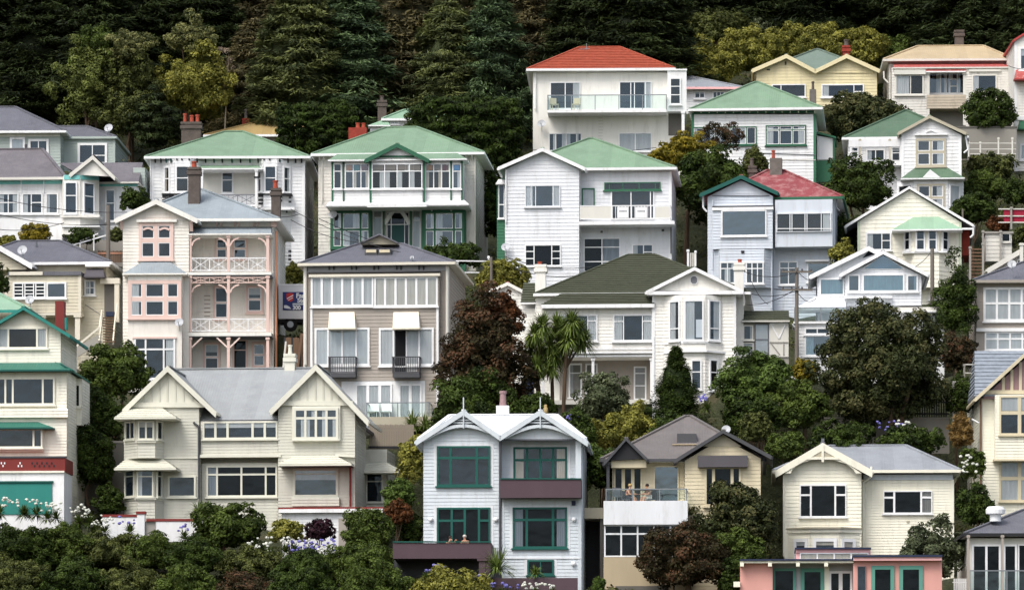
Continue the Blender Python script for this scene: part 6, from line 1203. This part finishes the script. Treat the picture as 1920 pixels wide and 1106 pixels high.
for x in (1843, 1876): t.post(x, 432, 505, -.3, .12, 'timber_grey', 'shed_post')
t.done()
t = plane_thing('banner', 'crimson cloth hung on a white rail above the small shed', 'cloth', 301, 0, 1905, 425); t.box('cloth', 1882, 391, 1960, 418, 0, .04, 'red_cloth')
for y in (391, 404, 416): t.box('rail', 1872, y, 1960, y+2, -.08, -.03, 'old_white')
t.post(1896, 388, 430, -.12, .12, 'timber_grey', 'rail_post'); t.done()
t = plane_thing('steps', 'dark timber steps between the cream gable house and the white shed', 'steps', 290, 0, 1832, 520)
for k in range(9): t.box('tread', 1818, 466+k*6.5, 1843, 468.5+k*6.5, 1.2-k*.3, 1.5-k*.3, 'timber_brown')
t.post(1819, 462, 525, -1.3, .12, 'timber_grey', 'rail_post'); t.post(1843, 455, 525, -1.3, .12, 'timber_grey', 'rail_post'); t.done()
t = plane_thing('fence', 'short orange brown board fence behind the grey green utility pole', 'fence', 291, 0, 210, 492); 
for k in range(14): t.box('boards', 184+k*3.4, 470+(k % 2), 187+k*3.4, 492, 0, .04, 'timber_brown', own=False)
t.box('rail', 183, 474, 233, 476, -.05, -.002, 'orange_trim'); t.done()
t = plane_thing('wall', 'grey stone wall below the corner bay of the lilac roofed house', 'wall', 292.5, 0, 190, 492); t.box('panel', 138, 450, 236, 500, 0, .4, 'concrete'); t.done()
t = plane_thing('handrail', 'white sloping handrail beside the grey stone wall', 'railing', 290.5, 0, 160, 470); t.beam('rail', (132,461,0), (200,441,0), .08, .08, 'trim_white'); t.beam('rail', (150,452,0), (184,438,0), .06, .06, 'trim_white'); t.post(176, 440, 470, 0, .07, 'trim_white', 'rail_post'); t.post(150, 455, 475, 0, .07, 'trim_white', 'rail_post'); t.done()
t = plane_thing('railing', 'white garden rails beside the slate roof of the tall taupe house', 'railing', 289, 0, 890, 505); t.beam('rail', (850,489,0), (918,490,0), .07, .07, 'trim_white'); t.beam('rail', (868,511,-1), (905,511,-1), .06, .06, 'trim_white'); t.post(858, 489, 515, 0, .1, 'trim_white', 'rail_post'); t.post(916, 480, 515, 0, .1, 'trim_white', 'rail_post'); t.done()
t = plane_thing('gate', 'white slatted gate and posts in the gap beside the pale blue red-roofed house', 'gate', 290, 0, 1300, 505)
for k in range(5): t.box('slats', 1290+k*3.4, 474, 1292+k*3.4, 500, 0, .05, 'old_white', own=False)
t.post(1290, 468, 505, 0, .12, 'trim_white', 'gate_post'); t.post(1304, 470, 505, 0, .1, 'trim_white', 'gate_post'); t.done()
t = plane_thing('fence', 'short white picket fence beside the grey roofed cottage', 'fence', 246.5, 0, 1800, 1110)
for k in range(7): t.box('pickets', 1788+k*3.6, 1084, 1790.4+k*3.6, 1120, 0, .03, 'trim_white', own=False)
t.box('rail', 1786, 1090, 1814, 1092, .031, .08, 'trim_white'); t.done()
t = plane_thing('fence', 'dark timber posts and boards in the passage beside the taupe house', 'fence', 277.5, 0, 555, 705)
for k in range(11): t.box('boards', 532+k*3.6, 632+(k % 2), 535.4+k*3.6, 705, .3, .34, 'timber_brown' if k % 4 else 'black_trim', own=False)
t.beam('brace', (566,625,0), (556,700,0), .16, .1, 'timber_brown'); t.beam('brace', (536,640,0), (530,700,0), .1, .1, 'old_white'); t.done()
# truck
t = plane_thing('truck', 'white box truck with a blue charity sign, parked beside the tall taupe house', 'truck', 282.5, 1, 560, 615, (515,510,8.51), 2.2)
t.box('cargo_box', 60, 205, 1500, 745, 0, 2.2, 'truck_grey'); t.box('roof_rail', 55, 190, 1505, 212, -.03, 2.25, 'trim_white'); t.box('chassis', 70, 745, 1480, 800, .25, 1.95, 'black_trim'); s_ = t.box('sign_board', 130, 318, 900, 606, -.04, -.003, 'sign_blue')
for k, x in enumerate((250, 1250)):
    for d in (.05, 1.9): c = t.P(x, 835, d); m = MB(); m.cyl(c, c+Vector((0, .25, 0)), .42, n=16); wv = m.build('wheel', 'tyre', t.root); m = MB(); m.cyl(c-Vector((0, .02, 0)), c+Vector((0, .1, 0)), .2, n=12); m.build('rim', 'steel', wv)
t.box('cab', 1520, 420, 1900, 800, .1, 2.1, 'truck_grey'); t.win(.1, 1600, 440, 1800, 580, '1', 'black_trim', .05, cur='', sill=False)
def sub(o, name): o.name = name; o.parent = [x for x in t.root.children if x.name.startswith('sign_board')][0]; return o
sub(t.area('shield', -.04, [(188,345),(240,332),(296,340),(304,420),(290,455),(245,476),(200,455),(188,420)], .0, .012, 'sign_red'), 'shield'); sub(t.stroke('shield_stripe', -.04, [(195,428),(296,370)], .06, .012, .02, 'sign_white'), 'shield_stripe'); sub(t.stroke('shield_stripe', -.04, [(215,452),(290,408)], .04, .012, .02, 'sign_white'), 'shield_stripe')
sub(t.area('swoosh', -.04, [(150,530),(190,528),(235,552),(268,588),(190,582),(150,575)], .0, .012, 'sign_white'), 'swoosh')
for txt, x, y, hgt in (('Family', 340, 412, 78), ('Stores', 362, 484, 70), ('300', 286, 596, 62)):
    cu = bpy.data.curves.new('lettering', 'FONT'); cu.body = txt; cu.size = hgt/8.51/F*282.5*1.38; cu.extrude = .006; cu.offset = .012; cu.materials.append(MATS['sign_white']); o = bpy.data.objects.new('lettering', cu); COL.objects.link(o); me = bpy.data.meshes.new_from_object(o.evaluated_get(bpy.context.evaluated_depsgraph_get())); bpy.data.objects.remove(o); o = bpy.data.objects.new('lettering', me); COL.objects.link(o); o.parent = t.root; p = t.P(x, y, -.052); o.location = p; o.rotation_euler = (math.pi/2, 0, 0); sub(o, 'lettering')
sub(t.stroke('small_print', -.04, [(286,512),(470,510)], .1, .0, .012, 'grey_blue'), 'small_print'); t.done()
# poles and wires
def pole(label, px, y0, y1, Y, r=.13, arm=None):
    a, b = W(px, y0, Y), W(px, y1, Y); g = gz(a.x, Y); root = empty('utility_pole', (a.x, Y, min(g, b.z))); tag(root, label, 'pole', None); m = MB(); m.cyl((0, 0, -.5), a-root.location, r, r*.8, 10); m.build('post', 'pole_wood', root)
    if arm:
        for dy in arm:
            z = a.z - root.location.z - dy; m = MB(); m.beam((-.9, -.12, z), (.9, -.12, z), .1, .1); c_ = m.build('crossarm', 'pole_wood', root)
            for u in (-.8, -.3, .3, .8): m = MB(); m.lathe((u, -.12, z+.05), [(.05, 0), (.06, .06), (.03, .14)], 8); m.build('insulator', 'charcoal', c_)
    return root
pole('brown utility pole with crossarms in front of the pale blue red-roofed house', 1494, 502, 700, 271, .13, (.25, 1.3)); pole('timber pole in front of the cream gable house', 1748, 466, 575, 284, .15); pole('grey green utility pole beside the lilac roofed house', 203, 385, 520, 288.5, .15); pole('slim grey pole beside the olive round bush', 921, 482, 560, 282, .1); pole('thin pole at the timber steps beside the slender dark tree', 1815, 505, 540, 279, .06); pole('grey post above the dark shrub beside the cream gable house', 1805, 392, 420, 297, .08)
def wire(label, a, b, sag=.35, r=.02):
    A, B = W(*a), W(*b); m = MB(); n = 14; P = [A.lerp(B, i/n) - Vector((0, 0, sag*4*(i/n)*(1-i/n))) for i in range(n+1)]
    for p, q in zip(P, P[1:]): m.cyl(p, q, r, n=5, cap=False)
    o = m.build('power_line', 'black_trim'); tag(o, label, 'power line')
W_ = [('upper overhead wire crossing the lilac roofed house', (-40,362,284), (238,398,286)), ('lower overhead wire crossing the lilac roofed house', (-40,392,284), (203,421,288)), ('faint wire near the foot of the white wall of the lilac roofed house', (-40,424,284), (120,418,287)), ('upper wire from the villa corner toward the taupe roof', (545,392,279), (775,478,276)), ('lower wire from the villa corner toward the taupe roof', (545,412,279), (700,456,276)), ('wire running past the shaded side wall of the bay villa', (470,388,281), (560,402,279.5)), ('long wire in front of the green framed villa door', (598,410,280), (860,492,283)), ('upper wire in front of the white gabled house', (945,480,282), (1110,500,279)), ('lower wire in front of the white gabled house', (965,503,282), (1105,512,279)), ('upper wire from the brown utility pole across the pale blue wall', (1390,507,275), (1494,509,270.8)), ('lower wire from the brown utility pole across the pale blue wall', (1385,543,275), (1494,545,270.8)), ('wire from the brown utility pole to the stepped white gable', (1494,506,270.8), (1535,520,276)), ('low wire from the brown utility pole to the stepped white gable', (1494,546,270.8), (1530,560,275)), ('wire running down from the brown utility pole to the lean-to', (1390,570,273), (1494,540,270.8)), ('thin wire across the lower wall of the pale blue house', (1400,505,275), (1440,570,273)), ('wire in front of the large white stucco house', (970,277,318), (1230,277,318)), ('wire at the red edged white house', (1880,119,326), (1960,123,326)), ('thin wire below the cream gable house', (1690,505,283), (1748,470,284))]
for a in W_: wire(*a)

# ================================================================= PEOPLE AND WHAT THEY SIT AT
def skin(name, J, E, R, mat, root, lv=1):
    me = bpy.data.meshes.new(name); me.from_pydata(J, E, []); o = bpy.data.objects.new(name, me); COL.objects.link(o); md = o.modifiers.new('skin', 'SKIN'); md.use_smooth_shade = True
    for i, r in enumerate(R): me.skin_vertices[0].data[i].radius = (r, r)
    me.skin_vertices[0].data[0].use_root = True; o.modifiers.new('sub', 'SUBSURF').levels = lv
    dg = bpy.context.evaluated_depsgraph_get(); nm = bpy.data.meshes.new_from_object(o.evaluated_get(dg)); o.modifiers.clear(); o.data = nm; nm.materials.clear(); nm.materials.append(MATS[mat]); o.parent = root; return o
def person(label, px, py, Y, face, hair, top, legs, lean=.12, arm=.0):
    """seated figure; px, py is the seat point; face = heading (0 faces the camera)"""
    c = W(px, py, Y); root = empty('person', c, face); root.scale = (.93,.93,.93); tag(root, label, 'person')
    J = [(0,0,.1),(0,.02,.32),(0,-lean*.6,.52),(0,-lean,.6),(0,-lean-.02,.7),(0,-lean-.03,.8),(0,-lean-.02,.86)]; R = [.15,.13,.14,.07,.06,.095,.07]; E = [(0,1),(1,2),(2,3),(3,4),(4,5),(5,6)]
    for s in (-1, 1):
        n = len(J); J += [(s*.19,-lean*.6,.53),(s*.25,-lean-.08,.28),(s*(.16),-lean-.32,.3+arm)]; R += [.065,.05,.036]; E += [(2,n),(n,n+1),(n+1,n+2)]
        p = len(J); J += [(s*.15,-lean-.4,.31+arm)]; R += [.03]; E += [(n+2,p)]
        for k in range(4): q = len(J); J += [(s*.15+(k-1.5)*.02,-lean-.45-(.01 if k in (1,2) else 0),.305+arm),(s*.15+(k-1.5)*.022,-lean-.48,.285+arm)]; R += [.009,.008]; E += [(p,q),(q,q+1)]
        q = len(J); J += [(s*.15-s*.045,-lean-.42,.31+arm)]; R += [.01]; E += [(p,q)]
        n = len(J); J += [(s*.1,-.05,.08),(s*.14,-.45,.1),(s*.14,-.47,-.32),(s*.14,-.62,-.38)]; R += [.1,.07,.05,.035]; E += [(0,n),(n,n+1),(n+1,n+2),(n+2,n+3)]
    body = skin('body', J, E, R, 'skin', root)
    m = MB(); m.lathe((0,-lean-.01,.79), [(.1,-.03),(.112,.02),(.1,.08),(.06,.115),(.01,.125)], 12); hr = m.build('hair', hair, root, True)
    fc = Vector((0,-lean-.125,.795)); m = MB(); m.box(-.012,.012,fc.y-.02,fc.y+.02,fc.z-.02,fc.z+.015); m.build('nose', 'skin', root)
    for s in (-1, 1): m = MB(); m.lathe((s*.035, fc.y+.012, fc.z+.015), [(.003,0),(.012,.008),(.003,.016)], 8); m.build('eye', 'cloth_dark', root)
    m = MB(); m.box(-.025,.025,fc.y,fc.y+.02,fc.z-.055,fc.z-.045); m.build('mouth', 'cloth_red', root)
    if top: skin('shirt', [(0,0,.12),(0,.02,.32),(0,-lean*.6,.53),(-.18,-lean*.6,.53),(.18,-lean*.6,.53)], [(0,1),(1,2),(2,3),(2,4)], [.165,.148,.155,.08,.08], top, root)
    if legs: skin('shorts', [(0,0,.08),(-.1,-.06,.08),(-.13,-.34,.095),(.1,-.06,.08),(.13,-.34,.095)], [(0,1),(1,2),(0,3),(3,4)], [.165,.115,.095,.115,.095], legs, root)
    return root
FL = W(1200, 938.5, 251)   # deck floor row of the tan house
person('blonde woman in a dark red top sitting at the deck table', 1177, 936, 250.9, math.radians(70), 'hair_blonde', 'cloth_red', 'cloth_dark'); person('bare chested man with dark hair sitting at the deck table', 1217, 936, 250.9, math.radians(-60), 'hair_dark', None, 'cloth_light')
person('dark haired person on the plum balcony with arms raised to the face', 842, 1034, 248.6, math.radians(30), 'hair_dark', 'cloth_light', 'cloth_dark', arm=.35); person('grey haired person on the plum balcony', 873, 1032, 248.7, math.radians(-25), 'hair_grey', 'cloth_light', 'cloth_dark')
def table(label, px, py, Y, w, mat='charcoal'):
    r = thing('table', label, 'table', px, py, Y); m = MB(); m.box(-w/2, w/2, -.4, .4, .7, .74); m.build('tabletop', mat, r)
    for sx in (-1, 1):
        for sy in (-1, 1): m = MB(); m.box(sx*(w/2-.06)-.025, sx*(w/2-.06)+.025, sy*.34-.025, sy*.34+.025, 0, .699); m.build('leg', mat, r)
def chair(label, px, py, Y, deg, mat, grp=None):
    r = thing('chair', label, 'chair', px, py, Y, deg, grp); m = MB(); m.box(-.24, .24, -.24, .24, .4, .45); m.build('seat', mat, r); m = MB(); m.box(-.24, .24, .2, .25, .451, .9); m.build('backrest', mat, r)
    for sx in (-1, 1):
        for sy in (-1, 1): m = MB(); m.box(sx*.21-.02, sx*.21+.02, sy*.21-.02, sy*.21+.02, 0, .399); m.build('leg', mat, r)
table('dark table between the two people on the deck', 1209, 943, 250.9, 1.5); chair('dark chair under the blonde woman', 1176, 951, 250.95, -70, 'charcoal'); chair('dark chair under the bare chested man', 1219, 951, 250.95, 60, 'charcoal')
chair('grey empty chair at the end of the deck', 1160, 945, 251.2, -30, 'steel'); chair('tan timber chair on the glass fronted balcony, nearer the dish', 1039, 208, 321, -20, 'tan'); chair('tan timber chair on the glass fronted balcony, farther from the dish', 1080, 208, 321, 20, 'tan')
def lounger(label, px, py, Y):
    r = thing('deck_chair', label, 'deck chair', px, py, Y, 8, 'white deck chairs'); m = MB(); m.hexa([(-.3,-.5,.3),(.3,-.5,.3),(.3,.3,.3),(-.3,.3,.3),(-.3,-.5,.35),(.3,-.5,.35),(.3,.3,.35),(-.3,.3,.35)]); m.build('seat', 'trim_white', r); m = MB(); m.hexa([(-.3,.3,.352),(.3,.3,.352),(.3,.36,.352),(-.3,.36,.352),(-.42,.7,.95),(.18,.7,.95),(.18,.76,.95),(-.42,.76,.95)]); m.build('backrest', 'trim_white', r)
    for sx in (-1, 1):
        for y in (-.45, .25): m = MB(); m.box(sx*.27-.02, sx*.27+.02, y-.02, y+.02, 0, .299); m.build('leg', 'trim_white', r)
lounger('white deck chair behind the glass rail of the taupe house, nearer the grey gable', 700, 783, 272.4); lounger('white deck chair behind the glass rail of the taupe house, nearer the flax', 724, 783, 272.4)
c = W(1029, 770, 262); m = MB(); 
r_ = thing('garden_figure', 'small yellow garden ornament behind a finial of the pale blue house', 'ornament', 1023, 778, 262); m.lathe((0,0,0), [(.12,0),(.15,.2),(.13,.4),(.08,.42),(.1,.5),(.08,.58),(.01,.6)], 10); m.build('body', 'iron_ochre', r_, True)
# ================================================================= camera, light
cam = bpy.data.cameras.new('camera'); co = bpy.data.objects.new('camera', cam); COL.objects.link(co)
co.rotation_euler = (math.radians(90), 0, 0); cam.sensor_width = 36; cam.lens = 36 * F / 1920; cam.shift_y = (HZ - 553) / 1920; cam.clip_start = 1; cam.clip_end = 3000
SC.camera = co
EL, AZ = math.radians(52), math.radians(215)   # high sun behind thin cloud, from the left behind the camera
w = bpy.data.worlds.new('World'); SC.world = w; w.use_nodes = True; nt = w.node_tree
sk = nt.nodes.new('ShaderNodeTexSky'); sk.sky_type = 'NISHITA'; sk.sun_disc = False; sk.sun_elevation = EL; sk.sun_rotation = AZ; sk.dust_density = 4; sk.air_density = 1; sk.ozone_density = 1
bg = nt.nodes['Background']; hs = nt.nodes.new('ShaderNodeHueSaturation'); hs.inputs['Saturation'].default_value = .55; nt.links.new(sk.outputs[0], hs.inputs['Color']); nt.links.new(hs.outputs[0], bg.inputs[0]); bg.inputs[1].default_value = .15   # thin cloud: a paler sky
sl = bpy.data.lights.new('sun', 'SUN'); so = bpy.data.objects.new('sun', sl); COL.objects.link(so); sl.energy = 1.15; sl.angle = math.radians(28); sl.color = (1, .96, .9)
d = Vector((math.sin(AZ) * math.cos(EL), math.cos(AZ) * math.cos(EL), math.sin(EL)))
so.rotation_euler = (-d).to_track_quat('-Z', 'Y').to_euler()
SC.view_settings.view_transform = 'Standard'; SC.view_settings.look = 'None'; SC.view_settings.exposure = .58; SC.view_settings.gamma = 1
SC.render.engine = 'CYCLES'; SC.cycles.max_bounces = 6; SC.cycles.transparent_max_bounces = 12; SC.cycles.diffuse_bounces = 3; SC.cycles.glossy_bounces = 2
SC.cycles.use_denoising = True
